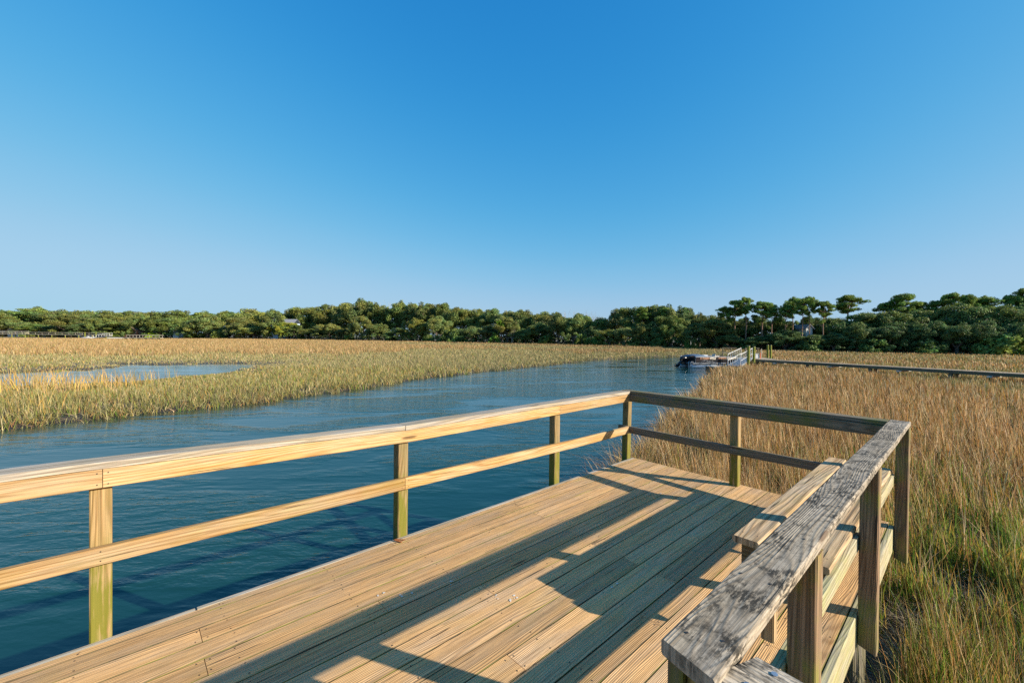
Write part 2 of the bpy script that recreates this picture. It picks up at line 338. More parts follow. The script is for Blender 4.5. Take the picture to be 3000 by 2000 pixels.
# ------------------------------------------------------------------ grass
def leafmat(name, trans=.35, spec=.2):
    b = NB(name); at = b.new('ShaderNodeAttribute', attribute_name='tint'); oi = b.new('ShaderNodeObjectInfo')
    c = b.mix(1., at.outputs['Color'], oi.outputs['Color'], 'MULTIPLY')
    b.L(c, b.p.inputs['Base Color']); b.p.inputs['Roughness'].default_value = .6; b.p.inputs['Specular IOR Level'].default_value = spec
    tr = b.new('ShaderNodeBsdfTranslucent'); b.L(c, tr.inputs[0]); mx = b.new('ShaderNodeMixShader'); mx.inputs[0].default_value = trans
    b.L(b.p.outputs[0], mx.inputs[1]); b.L(tr.outputs[0], mx.inputs[2]); b.L(mx.outputs[0], b.out.inputs[0]); return b.m
M['grass'] = leafmat('grass_blades', .3); M['leaf'] = leafmat('tree_leaves', .30, .3)
def blades(P, H, W, lean, curl, yaw, col, segs, tipcol=None, droop=None):
    N = len(P); ts = np.linspace(0, 1, segs+1); V = []; C = []
    sx = np.cos(yaw); sy = np.sin(yaw)
    for k, t in enumerate(ts):
        off = lean*(t + curl[:, None]*(t*t-t)*1.0)*H[:, None]
        z = H*t*np.sqrt(np.maximum(.05, 1-.5*np.clip((lean**2).sum(1), 0, 1.6)*t))
        c = np.stack([P[:, 0]+off[:, 0], P[:, 1]+off[:, 1], P[:, 2]+z], 1)
        cc = col if tipcol is None else col*(1-t)+tipcol*t
        if k < segs:
            w_ = W*(1-.75*t**1.5)*.5
            V += [c-np.stack([sx*w_, sy*w_, 0*w_], 1), c+np.stack([sx*w_, sy*w_, 0*w_], 1)]; C += [cc, cc]
        else: V.append(c); C.append(cc)
    nv = 2*segs+1; V = np.stack(V, 1).reshape(-1, 3); C = np.stack(C, 1).reshape(-1, 3)
    base = (np.arange(N)*nv)[:, None]
    loops = []; tot = []
    pat = []
    for k in range(segs-1): pat += [2*k, 2*k+1, 2*k+3, 2*k+2]; tot.append(4)
    pat += [2*segs-2, 2*segs-1, 2*segs]; tot.append(3)
    return V, C, (base+np.array(pat)[None, :]).ravel(), np.tile(tot, N)
def mesh_from(name, parts, mat, parent=None):
    V = np.concatenate([p[0] for p in parts]); C = np.concatenate([p[1] for p in parts]); off = np.cumsum([0]+[len(p[0]) for p in parts])
    Lp = np.concatenate([p[2]+off[i] for i, p in enumerate(parts)]); T = np.concatenate([p[3] for p in parts])
    me = bpy.data.meshes.new(name); me.vertices.add(len(V)); me.vertices.foreach_set('co', V.astype('f').ravel())
    me.loops.add(len(Lp)); me.loops.foreach_set('vertex_index', Lp.astype('i')); me.polygons.add(len(T))
    me.polygons.foreach_set('loop_start', np.concatenate([[0], np.cumsum(T)[:-1]]).astype('i'))
    at = me.color_attributes.new('tint', 'FLOAT_COLOR', 'POINT'); at.data.foreach_set('color', np.concatenate([C, np.ones((len(C), 1))], 1).astype('f').ravel())
    me.materials.append(mat); me.update(calc_edges=True); return me
def pick(n, cols, wts):
    c = np.array(cols); i = rng.choice(len(c), n, p=np.array(wts)/sum(wts)); return c[i]*(rng.uniform(.55, 1.35, (n, 1)))*rng.uniform(.93, 1.07, (n, 3))
TAN = [(.48, .29, .12), (.36, .19, .065), (.68, .50, .28), (.20, .10, .04), (.42, .22, .05)]
OLV = [(.255, .225, .085), (.195, .19, .055), (.37, .32, .155), (.105, .115, .03), (.35, .23, .06)]
GRN = [(.13, .24, .025), (.22, .29, .045), (.36, .33, .07), (.44, .28, .05)]
BRN = [(.40, .265, .12), (.31, .20, .08), (.49, .35, .18), (.32, .19, .055)]
def under_deck(x, y): return (x > -.12) & (x < 2.82) & (y > -8) & (y < .08)
FA = math.atan2(RW[2][1], RW[2][0])
def scatter(n, d0, d1, a0, a1, pw=0.):
    if pw == 0: d = np.exp(rng.uniform(math.log(d0), math.log(d1), n))
    else: d = (rng.uniform(d0**pw, d1**pw, n))**(1/pw)
    a = FA-rng.uniform(a0, a1, n); return CAM[0]+d*np.cos(a), CAM[1]+d*np.sin(a), d
def marsh(name, n, a0, a1, right):
    x, y, d = scatter(n, 1.8 if right else 9., 270, a0, a1, 0.)
    sc = creek_sd(x, y); sp = pond_sd(x, y); u, dep = uof(x, y)
    f1 = fbm(x, y, .9); f2 = fbm(x+31, y+7, .09); f3 = fbm(x+5, y+77, .3); f4 = fbm(x+9, y+3, 2.3)
    keep = ((sc > .02) | ((sc > -.3) & (rng.random(n) < .22))) & (dep < edge_depth(u)+8) & ~under_deck(x, y)
    keep &= (sp > -.3) | ((rng.random(n) < .5) & (f4*.55+f3*.45 > .52) & (sp > -7)) | ((rng.random(n) < .3) & (u < 420) & (f4 > .5)) | ((rng.random(n) < .02) & (f3 > .5))
    isR = (u > 2205) | (dep < np.interp(u, [1640, 1760, 1830, 1880, 1940, 1990, 2050, 2062, 2085, 2120, 2205], [8.5, 10, 12, 14, 18, 23, 29, 34, 43, 52, 66]))
    keep &= isR if right else ~isR
    if right:
        near = np.clip(1-(d-3)/9, 0, 1); gap = np.clip(1-(d-8)/30, 0, 1)
        keep &= rng.random(n) < np.clip((f4-.20-.16*gap-.05*near*(u > 2350))*6, .10*(1-gap*.5), 1)
    else: keep &= rng.random(n) < np.clip((f4-.28)*5, .12, 1)
    x, y, d, sc, sp, u, dep, f1, f2, f3, f4 = [q[keep] for q in (x, y, d, sc, sp, u, dep, f1, f2, f3, f4)]; n = len(x)
    z = gz(x, y, sc, sp)-.03
    tan = pick(n, TAN, [4, 3, 3, 1.5, 1.2]); olv = pick(n, OLV, [4, 3, 4, 1.5, 1]); grn = pick(n, GRN, [3, 3, 2, 2]); brn = pick(n, BRN, [4, 3, 2, 1.5])
    r = rng.random(n)
    if right:
        H = .66+.34*f1+.3*(f3-.3)+.12*rng.standard_normal(n)
        corner = np.clip((u-2250)/400, 0, 1)*np.clip((14-d)/7, 0, 1)      # lower, greener growth beside the deck
        H *= 1-.12*corner; far = d > 40
        back = np.clip((d-np.interp(u, [2100, 2230, 3000, 3600], [46, 44, 28, 24]))/6, 0, 1)
        H *= 1-.28*back
        pg = .06+.66*corner+.10*(d < 12)+.10*back+.35*np.clip((f3-.55)*5, 0, 1)*(d < 16)
        green = r < pg; col = np.where(green[:, None], grn, tan); mixo = (rng.random(n) < back*.6*np.clip((f2-.35)*5, 0, 1)) | (rng.random(n) < .16); col = np.where(mixo[:, None], olv, col)
        H = np.where(green, H*.68, H)
        bank = sc < .9; H = np.where(bank, H*(.75+.3*rng.random(n)), H)
    else:
        # bands from the creek inland: low olive, golden fringe, pond, pale low grass, tall brown
        brown_from = np.interp(u, [-400, 0, 500, 900, 1150, 1250, 1500, 1700, 2000], [56, 56, 58, 62, 72, 95, 100, 75, 90])+(f3-.5)*34+rng.normal(0, 3, n)+(f2-.5)*20
        brown_to = np.interp(u, [-400, 900, 1100, 1200, 1350, 1600, 2200], [400, 400, 200, 120, 118, 86, 96])
        brown = (dep > brown_from) & (dep < brown_to)
        brown |= (dep > edge_depth(u)-14-10*f2) & (u < 1950) & (f3 > .38)
        gold = (f2*.4+f3*.6 > .50) & (dep < 30) & (u < 520) & (sc > 1.6)
        H = .30+.22*f1+.06*rng.standard_normal(n); col = np.where((rng.random(n) < .88)[:, None], olv, tan)
        col = np.where((rng.random(n) < .10)[:, None], grn, col)
        H = np.where(gold, .75+.4*f1+.2*rng.random(n), H); gsel = gold & (rng.random(n) < .11*np.clip((540-u)/260, 0, 1)); gc = pick(n, [(.50, .31, .07), (.46, .31, .13), (.34, .28, .08)], [2, 3, 1.5]); col = np.where(gsel[:, None], gc, col); H = np.where(gold & ~gsel, H*.38, H)
        H = np.where(brown, .62+.4*f1, H); col = np.where((brown & (rng.random(n) < .85))[:, None], brn, col)
        pale = (dep > 36) & ~brown; col = np.where((pale & (rng.random(n) < .6))[:, None], pick(n, [(.31, .265, .125), (.24, .22, .09), (.38, .31, .16)], [3, 2, 2]), col)
    if right: H *= np.interp(d, [10, 22, 60], [1., .80, .72])
    H = np.clip(H, .18, 1.6)*rng.uniform(.62, 1.08, n)
    if not right: H *= np.where(gsel, 1., np.clip(.30+sp/13, .30, 1))
    W = np.maximum(.0058, d*(.00115 if right else .00085))*rng.uniform(.6, 1.4, n)
    if right: W = np.where(green & (d < 13), W*1.8, W)
    W = np.minimum(W, .17)
    la = rng.uniform(0, 6.283, n); lm = np.abs(rng.standard_normal(n))*(.17 if right else .3)+.03; wild = rng.random(n) < (.16 if right else .2); lm = np.where(wild, lm*3.2, lm)
    bank = (sc < .9) & (d < 70); lm = np.where(bank, lm*2.0+.15, lm)
    lean = np.stack([np.cos(la), np.sin(la)], 1)*lm[:, None]+np.array([-.06, -.05])
    curl = rng.uniform(.2, 1.3, n); face = np.arctan2(CAM[1]-y, CAM[0]-x)
    yaw = np.where(d > 25, face+1.5708+rng.uniform(-.9, .9, n), rng.uniform(0, 6.283, n))
    P = np.stack([x, y, z], 1); tip = col*rng.uniform(.85, 1.2, (n, 1)); parts = []
    for lo_, hi_, sg in ((0, 9, 4), (9, 30, 3), (30, 999, 2)):
        q = (d >= lo_) & (d < hi_)
        if q.any(): parts.append(blades(P[q], H[q], W[q], lean[q], curl[q], yaw[q], col[q], sg, tip[q]))
    # fallen and long leaning stalks
    n2 = 26000 if right else 9000; x, y, d = scatter(n2, 2.2 if right else 10., 45, a0, a1, 0.); sc = creek_sd(x, y); sp = pond_sd(x, y); u, dep = uof(x, y)
    k = (sc > .05) & (sp > .2) & ~under_deck(x, y)
    iR = (u > 2205) | (dep < np.interp(u, [1640, 1760, 1830, 1880, 1940, 1990, 2050, 2062, 2085, 2120, 2205], [8.5, 10, 12, 14, 18, 23, 29, 34, 43, 52, 66]))
    k &= iR if right else ~iR
    if not right: k &= (sc < 2.5) | (rng.random(n2) < .25)
    x, y, d, sc, sp = [q[k] for q in (x, y, d, sc, sp)]; n2 = len(x); z = gz(x, y, sc, sp)
    la = rng.normal(2.6 if right else -1.2, 1.1, n2); lm = rng.uniform(.9, 3.2, n2)
    lean = np.stack([np.cos(la), np.sin(la)], 1)*lm[:, None]; H = rng.uniform(.18, .5, n2)
    c2 = pick(n2, [(.46, .35, .22), (.38, .27, .15), (.30, .20, .10), (.5, .42, .3)], [3, 3, 2, 2])
    parts.append(blades(np.stack([x, y, z], 1), H, np.maximum(.007, d*.0013), lean, rng.uniform(0, .4, n2), rng.uniform(0, 6.28, n2), c2, 4))
    me = mesh_from(name, parts, M['grass']); return link(name, me)
o = marsh('marsh_grass', 470000, .02, 1.12, True)
tag(o, 'tall tan and green marsh reeds growing on the mud around and beyond the deck on the right', 'grass', kind='stuff')
o = marsh('marsh_grass', 820000, -1.12, .56, False)
tag(o, 'low olive, golden and brown marsh grass on the flats beyond the creek on the left', 'grass', kind='stuff')
# ------------------------------------------------------------------ the viewing deck
Y0 = -7.4                                # near end of the deck, behind the camera
SL = -.0258                              # the far edge runs slightly askew
deck = empty('viewing_deck', (1.35, -3.5, 0)); tag(deck, 'weathered wooden viewing deck beside the creek, long planks running away from the viewer', 'deck')
mb = MB()
edges = [.042, .098]+[.0998+.1435*k+.0 for k in range(1, 18)]+[2.662]
joints = {2: [-4.85], 4: [-4.86], 1: [-2.338], 3: [-2.336], 6: [-2.375, -5.6], 7: [-3.42], 8: [-2.415, -5.2], 10: [-2.41], 12: [-2.425, -6.0], 5: [-4.0], 9: [-4.6], 11: [-3.7, -1.2], 13: [-2.9, -5.0], 14: [-4.2], 15: [-1.2, -3.6], 16: [-4.85], 17: [-2.6], 0: [-3.6]}
scr = []
for i in range(len(edges)-1):
    xa, xb = edges[i]+(.0025 if i else 0), edges[i+1]-.0022; xc = (xa+xb)/2
    js = sorted([Y0]+joints.get(i, [])+[SL*xc+.004])
    for a, b in zip(js[:-1], js[1:]):
        mb.board((xc, a+(.0015 if a > Y0 else 0), -.0195), (xc, b-(.0015 if b < -.2 else 0), -.0195), xb-xa, .038, ch=.0018, segs=max(2, int((b-a)/.6)), jit=.0010, sidemi=3)
        for q in ([a+.025, b-.025]+[-.45-.61*k for k in range(12)]):
            if a+.02 <= q <= b-.02:
                for xx in (xa+.025, xb-.025): scr.append((xx+random.uniform(-.006, .006), q+random.uniform(-.012, .012)))
for x, y in scr:
    r = .0042
    mb.poly([(x+r*math.cos(t*1.0472), y+r*math.sin(t*1.0472), .0008) for t in range(6)], mi=1)
for i, (x, y) in enumerate([(.62, -3.94), (.73, -3.83), (1.22, -3.38), (1.55, -2.75), (.95, -.95), (.82, -3.55), (1.13, -3.43)]):
    for k in range(3 if i != 2 else 6):
        cx, cy, r = x+random.gauss(0, .012), y+random.gauss(0, .02), random.uniform(.003, .008)
        n = 9; mb.poly([(cx+r*random.uniform(.7, 1.3)*math.cos(6.283*t/n), cy+r*random.uniform(.7, 1.3)*math.sin(6.283*t/n), .0015+.0003*k) for t in range(n)], mi=2)
mb.build('decking', [M['deck'], M['screw'], M['drop'], M['gapside']], deck)
mb = MB()                                # narrow mossy seams showing in the gaps
for i in range(1, len(edges)-1):
    if random.random() < .85 or i > 8:
        x = edges[i]; y = Y0
        while y < -.2:
            L = random.uniform(.3, 1.6); y2 = min(y+L, -.03)
            if random.random() < .6: mb.poly([(x-.0024, y, -.009), (x+.0024, y, -.009), (x+.0024, y2, -.009), (x-.0024, y2, -.009)])
            y = y2+random.uniform(.02, .3)
mb.build('moss_seam', M['moss'], deck)
mb = MB(); mb.board((.020, Y0, -.103), (.020, -4.845, -.103), .037, .200); mb.build('rim_board', M['capl'], deck)
mb = MB(); mb.board((.018, -4.835, -.103), (.018, -.002, -.103), .037, .200); mb.build('rim_board', M['capl'], deck)
mb = MB(); mb.board((2.682, Y0, -.104), (2.682, -.12, -.104), .036, .202); mb.build('rim_board', M['side'], deck)
mb = MB(); mb.board((.04, -.03, -.14), (2.66, -.03+SL*2.66, -.14), .036, .195); mb.build('rim_board', M['dark'], deck)
mb = MB()
for k in range(12):
    y = -.5-.61*k; mb.board((.04, y, -.14), (2.66, y, -.14), .038, .195)
mb.build('joists', M['dark'], deck)
for x, y in [(2.49, -1.08), (2.49, -3.6), (2.49, -6.2), (.3, -1.08), (.3, -3.6), (.3, -6.2)]:
    mb = MB(); mb.cyl((x+.03, y, -2.6), (x, y, -.205), .155, .14, 18, 6, wob=.02); mb.build('piling', M['pile'], deck)
mb = MB(); mb.board((0.02, -3.545, .004), (.075, -3.50, .004), .012, .004); mb.board((.03, -3.56, .008), (.10, -3.535, .006), .016, .004); mb.build('rusty_bracket', M['rust'], deck)
# walkway the photographer stands on, with its hand rail
wk = empty('walkway', (3.6, -6.5, 0)); tag(wk, 'boardwalk approach joining the near right end of the deck', 'walkway')
mb = MB()
for k in range(34): mb.board((2.705, -9.2+.1435*k, -.0195), (4.3, -9.2+.1435*k, -.0195), .139, .038)
mb.build('decking', M['deck'], wk)
for y in (-9.1, -4.5):
    mb = MB(); mb.board((2.72, y, -.14), (4.3, y, -.14), .038, .195); mb.build('joist', M['dark'], wk)
for x in (2.95, 4.1):
    mb = MB(); mb.cyl((x, -6.5, -2.6), (x, -6.5, -.045), .15, .14, 14, 4); mb.build('piling', M['pile'], wk)
hr = empty('handrail', (3.5, -4.16, 0)); tag(hr, 'grey weathered handrail board butting into the near end of the right cap rail', 'handrail')
mb = MB(); mb.board((2.792, -4.147, .890), (4.3, -4.25, .890), .142, .036, sk0=-.02)
for x, y in ((2.86, -4.11), (2.83, -4.185)): mb.cyl((x, y, .9082), (x, y, .9105), .007, n=8, mi=1)
mb.build('cap_rail', [M['capr'], M['galv']], hr)
mb = MB(); mb.board((4.1, -4.24, -.6), (4.1, -4.24, .872), .089, .089, up=(1, 0, 0)); mb.build('post', M['postr'], hr)
# ------------------------------------------------------------------ railings
def post(parent, x0, y0, z0, z1, mat, leanx=0., leany=0., w_=.089, ch=.006, sk=0.):
    mb = MB(); x, y = x0+w_/2, y0+w_/2
    mb.board((x-leanx, y-leany, z0), (x, y, z1), w_, w_, up=(1, 0, 0), ch=ch, segs=6, jit=.0008)
    return mb.build('post', mat, parent)
CZ = lambda y: float(np.interp(y, [-7.4, -5.6, -5.24, -3.47, 0], [.05, .042, .034, -.016, 0]))
MZ = lambda y: float(np.interp(y, [-7.4, -5.29, -3.47, -1.2, 0], [.065, .057, .033, .0, 0]))
rl = empty('deck_railing', (0, -3.5, 0)); tag(rl, 'sunlit golden railing on the creek side of the deck', 'railing', 'railings round the deck')
for y, m_, lx in ((-7.1, 'post', 0), (-5.295, 'post', -.006), (-3.512, 'post', 0), (-1.604, 'post', 0), (-.105, 'post', .018)):
    post(rl, -.0905, y, -.28, .79+CZ(y)+(.097 if y > -.2 else .095), M[m_], leanx=lx)
def runz(name, parent, mat, x, y0, y1, z0, zf, w_, t, segs=6, sk0=0, sk1=0, capmi=None):
    mb = MB(); ys = np.linspace(y0, y1, segs+1)
    # a board that follows the sag of the rail
    mb.r = random.random(); u0 = mb.r*60; v0 = random.random()*9; ch = .004; hw, ht = w_/2, t/2
    prof = [(-hw+ch, -ht), (hw-ch, -ht), (hw, -ht+ch), (hw, ht-ch), (hw-ch, ht), (-hw+ch, ht), (-hw, ht-ch), (-hw, -ht+ch)]
    vs = [v0]
    for i in range(8): vs.append(vs[-1]+math.dist(prof[i], prof[(i+1) % 8]))
    rings = [[(x+a, y+(sk0*a/hw if k == 0 else sk1*a/hw if k == segs else 0), z0+zf(y)+b) for a, b in prof] for k, y in enumerate(ys)]
    mb.grid(rings, [u0+(y-y0) for y in ys], vs); return mb, name, mat, parent
def fin(t, *extra):
    mb, name, mat, parent = t; return mb.build(name, [mat, M['screw']] if not isinstance(mat, list) else mat, parent)
fin(runz('cap_rail', rl, M['capl'], -.028, -7.4, -3.476, .908, CZ, .138, .038))
fin(runz('cap_rail', rl, M['capl'], -.025, -3.473, -.1465, .908, CZ, .140, .038))
for a, b in ((-7.4, -5.243), (-5.240, -1.568), (-1.565, -.1465)):
    t = runz('top_fascia', rl, M['gold'], .0195, a, b, .838, CZ, .0375, .099)
    for y in (a+.02, b-.02) if a > -6 else (b-.02,):
        for dz in (-.03, .03): t[0].cyl((.038, y, .838+CZ(y)+dz), (.0395, y, .838+CZ(y)+dz), .0035, n=6, mi=1)
    fin(t)
for a, b in ((-7.4, -3.472), (-3.469, -.1465)):
    t = runz('mid_rail', rl, M['gold'], .0195, a, b, .405, MZ, .0375, .094)
    for y in [q for q in (-5.25, -3.5, -3.44, -1.56) if a < q < b]:
        for dz in (-.025, .025): t[0].cyl((.038, y, .405+MZ(y)+dz), (.0395, y, .405+MZ(y)+dz), .0035, n=6, mi=1)
    fin(t)
rf = empty('deck_railing', (1.35, -.1, 0)); tag(rf, 'shaded brown and mossy railing across the far end of the deck', 'railing', 'railings round the deck')
FY = lambda x, y: y+SL*x
mb = MB(); mb.board((1.3595, FY(1.36, -.0605), -.25), (1.3595, FY(1.36, -.0605), .888), .089, .089, up=(1, 0, 0), ch=.006, segs=6, jit=.0008); mb.build('post', M['post'], rf)
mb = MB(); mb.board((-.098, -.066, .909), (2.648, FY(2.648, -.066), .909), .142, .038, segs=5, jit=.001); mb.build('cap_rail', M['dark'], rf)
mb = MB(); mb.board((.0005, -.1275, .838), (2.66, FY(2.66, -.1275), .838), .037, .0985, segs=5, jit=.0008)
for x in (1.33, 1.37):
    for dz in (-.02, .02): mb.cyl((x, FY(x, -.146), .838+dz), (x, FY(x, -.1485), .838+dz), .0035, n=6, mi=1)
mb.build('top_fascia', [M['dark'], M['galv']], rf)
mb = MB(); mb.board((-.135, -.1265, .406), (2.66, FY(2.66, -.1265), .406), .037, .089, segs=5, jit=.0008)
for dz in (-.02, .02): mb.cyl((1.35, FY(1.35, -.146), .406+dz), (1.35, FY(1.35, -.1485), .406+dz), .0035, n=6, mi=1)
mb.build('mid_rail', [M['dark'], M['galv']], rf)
rr = empty('deck_railing', (2.75, -2.1, 0)); tag(rr, 'right railing with a broad grey mildewed cap and posts reaching below the deck', 'railing', 'railings round the deck')
for y, z0 in ((-.175, -.262), (-1.925, -.175), (-3.388, -.3), (-4.195, -.3)):
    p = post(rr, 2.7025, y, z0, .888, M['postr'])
    me = p.data                          # bevelled foot: the outer edge hangs lower
    for v in me.vertices:
        if v.co.z < z0+.002: v.co.z -= (v.co.x-2.70)*.35
mb = MB(); mb.board((2.720, -4.233, .909), (2.720, -.050, .909), .139, .038, ch=.005, segs=12, sk0=-.018, jit=.0022)
mb2 = mb
for y in (-4.13, -3.75, -3.34, -2.9, -2.45, -1.88, -1.4, -.9, -.35):
    for x in (2.685, 2.755):
        x += random.uniform(-.012, .012); yy = y+random.uniform(-.03, .03)
        mb.poly([(x+.0045*math.cos(t*1.0472), yy+.0045*math.sin(t*1.0472), .9292) for t in range(6)], mi=1)
mb.build('cap_rail', [M['capr'], M['screw']], rr)
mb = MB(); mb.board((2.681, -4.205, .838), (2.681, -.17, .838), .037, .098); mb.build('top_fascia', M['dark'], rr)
mb = MB(); mb.board((2.681, -4.205, .4215), (2.681, -.17, .4215), .037, .089); mb.build('mid_rail', M['side'], rr)
mb = MB(); mb.board((2.722, -3.66, .70), (2.722, -3.66, .887), .036, .04, up=(0, 1, 0)); mb.build('cleat', M['bench'], rr)
be = empty('bench', (2.45, -1.35, 0)); tag(be, 'plank bench seat fixed along the inside of the right railing', 'bench')
for xa, xb, y0, y1 in ((2.215, 2.353, -2.550, -.105), (2.375, 2.513, -2.556, -.09), (2.540, 2.680, -2.574, -.16)):
    mb = MB(); mb.board(((xa+xb)/2, y0, .487), ((xa+xb)/2, y1, .487), xb-xa, .038, ch=.008, segs=6, jit=.001)
    for y in (-2.47, -1.31, -.25):
        for x in (xa+.03, xb-.03): mb.poly([(x+.004*math.cos(t*1.0472), y+.004*math.sin(t*1.0472), .5065) for t in range(6)], mi=1)
    mb.build('seat_plank', [M['bench'], M['screw']], be)
for y in (-2.47, -1.31):
    mb = MB(); mb.board((2.245, y, .3975), (2.660, y, .3975), .038, .139, ch=.006); mb.build('bearer', M['dark'], be)
# ------------------------------------------------------------------ trees
def crown_leaves(lobes, n, size, fill=.35, flat=.6, up=.0):
    """leaf clumps over the surface of many lobes; returns V, C, loops, totals"""
    L = np.array([l[:6] for l in lobes], float); vol = (L[:, 3]*L[:, 4]*L[:, 5])**.67; i = rng.choice(len(L), n, p=vol/vol.sum())
    d = rng.standard_normal((n, 3)); d /= np.linalg.norm(d, axis=1)[:, None]
    rr_ = 1-np.abs(rng.standard_normal(n))*.16; inner = rng.random(n) < fill; rr_ = np.where(inner, rng.random(n)**.5, rr_)
    c = L[i, :3]+d*L[i, 3:6]*rr_[:, None]+rng.standard_normal((n, 3))*size*.35
    nrm = d+rng.standard_normal((n, 3))*flat; nrm[:, 2] += up; nrm /= np.linalg.norm(nrm, axis=1)[:, None]
    t = np.cross(nrm, rng.standard_normal((n, 3))); t /= np.linalg.norm(t, axis=1)[:, None]; b = np.cross(nrm, t)
    s = size*rng.uniform(.45, 1.25, n)[:, None]; a = rng.uniform(.45, .9, n)[:, None]
    V = np.stack([c-t*s, c-b*s*a*rng.uniform(.6, 1.2, (n, 1)), c+t*s, c+b*s*a], 1).reshape(-1, 3)
    lt = rng.uniform(.7, 1.3, len(L))[i]; hue = rng.uniform(-1, 1, len(L))[i]
    col = np.stack([.165+.035*hue, .205+0*hue, .052-.01*hue], 1)*(lt*rng.uniform(.55, 1.5, n))[:, None]
    tw = rng.random(n) < .045; col = np.where(tw[:, None], np.array([.20, .165, .10])*rng.uniform(.7, 1.2, (n, 1)), col)
    C = np.repeat(col, 4, 0); return V, C, np.arange(4*n), np.full(n, 4)
def bark(name, c):
    return plain(name, c, .95, nscale=3., var=.35, bump=.8)
M['bark'] = bark('oak_bark', (.17, .13, .10)); M['pbark'] = bark('pine_bark', (.25, .15, .10)); M['gbark'] = bark('pale_bare_branches', (.36, .31, .26))
def limbs(mb, p, d, L, r, depth, spread=.6, upb=.15, ends=None, nseg=3):
    pts = [Vector(p)]; rad = [r]; d = Vector(d).normalized()
    for k in range(nseg):
        d = (d+Vector((random.gauss(0, .16), random.gauss(0, .16), random.gauss(upb*.4, .08)))).normalized()
        pts.append(pts[-1]+d*L/nseg); rad.append(r*(1-.45*(k+1)/nseg))
    mb.tube(pts, rad, 7 if r > .1 else 5)
    if ends is not None: ends.append(pts[-1].copy())
    if depth > 0:
        for k in range(random.choice((2, 3, 3))):
            q = pts[random.choice((-1, -1, -2))]; dd = (d+Vector((random.gauss(0, spread), random.gauss(0, spread), random.gauss(upb, spread*.5)))).normalized()
            limbs(mb, q, dd, L*random.uniform(.6, .85), rad[-1]*.75, depth-1, spread, upb, ends, nseg)
s_world[0] = False
def oak_proto(i, H=1.):
    mb = MB(); ends = []
    mb.tube([(0, 0, -.3), (.1, 0, 1.2), (.25*random.uniform(-1, 1), .1, 2.6)], [.55, .42, .36], 9)
    for k in range(5):
        a = k*1.257+random.random(); limbs(mb, (0, 0, random.uniform(1.6, 2.6)), (math.cos(a), math.sin(a), .9), random.uniform(3., 4.5), .24, 2, .5, .2, ends)
    tr = mb.build('trunk', M['bark']); trd = tr.data; bpy.data.objects.remove(tr)
    lobes = []
    for e in ends:
        if random.random() < .75: lobes.append((e.x*1.0, e.y*1.0, max(2., e.z*.92), random.uniform(1.1, 2.), random.uniform(1.1, 2.), random.uniform(.7, 1.3)))
    for k in range(64):
        a = random.uniform(0, 6.283); t = random.random()**.62; r = 5.6*math.sqrt(max(.06, 1-t**2.6))*random.uniform(.6, 1.12); z = 1.0+t*9.+random.gauss(0, .5)
        lobes.append((r*math.cos(a), r*math.sin(a), z, random.uniform(.45, 1.35), random.uniform(.45, 1.35), random.uniform(.4, 1.1)))
    for k in range(6): lobes.append((random.uniform(-2.2, 2.2), random.uniform(-2.2, 2.2), random.uniform(8.2, 10.3), random.uniform(1., 1.8), random.uniform(1., 1.8), random.uniform(.6, 1.1)))
    me = mesh_from('crown', [crown_leaves(lobes, 24000, .20, .22, .8, .2)], M['leaf']); return trd, me, 11.2, 12.5
def pine_proto(i):
    mb = MB(); H = 18.; lean = random.uniform(-.6, .6); kx = lambda z: lean*(z/H)**2+.12*math.sin(z*.5+i)
    zs = np.linspace(-.3, H*.95, 12); mb.tube([(kx(z), 0, z) for z in zs], [max(.05, .24*(1-z/H)**.75+.03) for z in zs], 8); lobes = []
    for k in range(34):
        z = H*random.uniform(.68, .98) if k < 30 else H*random.uniform(.5, .68); a = random.uniform(0, 6.283)
        L = (3.4*math.sqrt(max(.12, 1-((z/H-.79)/.20)**2))*random.uniform(.35, 1.0)) if k < 30 else random.uniform(1., 2.4)
        ex, ey, ez = kx(z)+L*math.cos(a), L*math.sin(a), z+L*.22
        mb.tube([(kx(z), 0, z-.4), (kx(z)+L*.5*math.cos(a), L*.5*math.sin(a), z), (ex, ey, ez)], [.075, .055, .025], 5)
        if k < 30 or random.random() < .4:
            for j in range(3):
                f = random.uniform(.6, 1.05); lobes.append((kx(z)+L*f*math.cos(a)+random.gauss(0, .4), L*f*math.sin(a)+random.gauss(0, .4), ez+random.uniform(-.2, .5), random.uniform(.4, .9), random.uniform(.4, .9), random.uniform(.35, .75)))
    for k in range(5): lobes.append((kx(H)+random.gauss(0, .8), random.gauss(0, .8), H*random.uniform(.93, 1.), .95, .95, .5))
    tr = mb.build('trunk', M['pbark']); trd = tr.data; bpy.data.objects.remove(tr)
    me = mesh_from('crown', [crown_leaves(lobes, 17000, .15, .35, .9, .15)], M['leaf']); return trd, me, 18.4, 8.4
def bare_proto(i):
    mb = MB(); mb.tube([(0, 0, -.3), (.1, 0, 2.), (.2, .1, 3.5)], [.3, .24, .2], 7)
    for k in range(6):
        a = k*1.05+random.random(); limbs(mb, (.2, .1, random.uniform(2.5, 3.5)), (math.cos(a)*.6, math.sin(a)*.6, 1.), random.uniform(2.8, 3.6), .13, 3, .38, .3, None, 2)
    tr = mb.build('trunk', M['gbark']); trd = tr.data; bpy.data.objects.remove(tr); return trd, None, 11.5, 8.
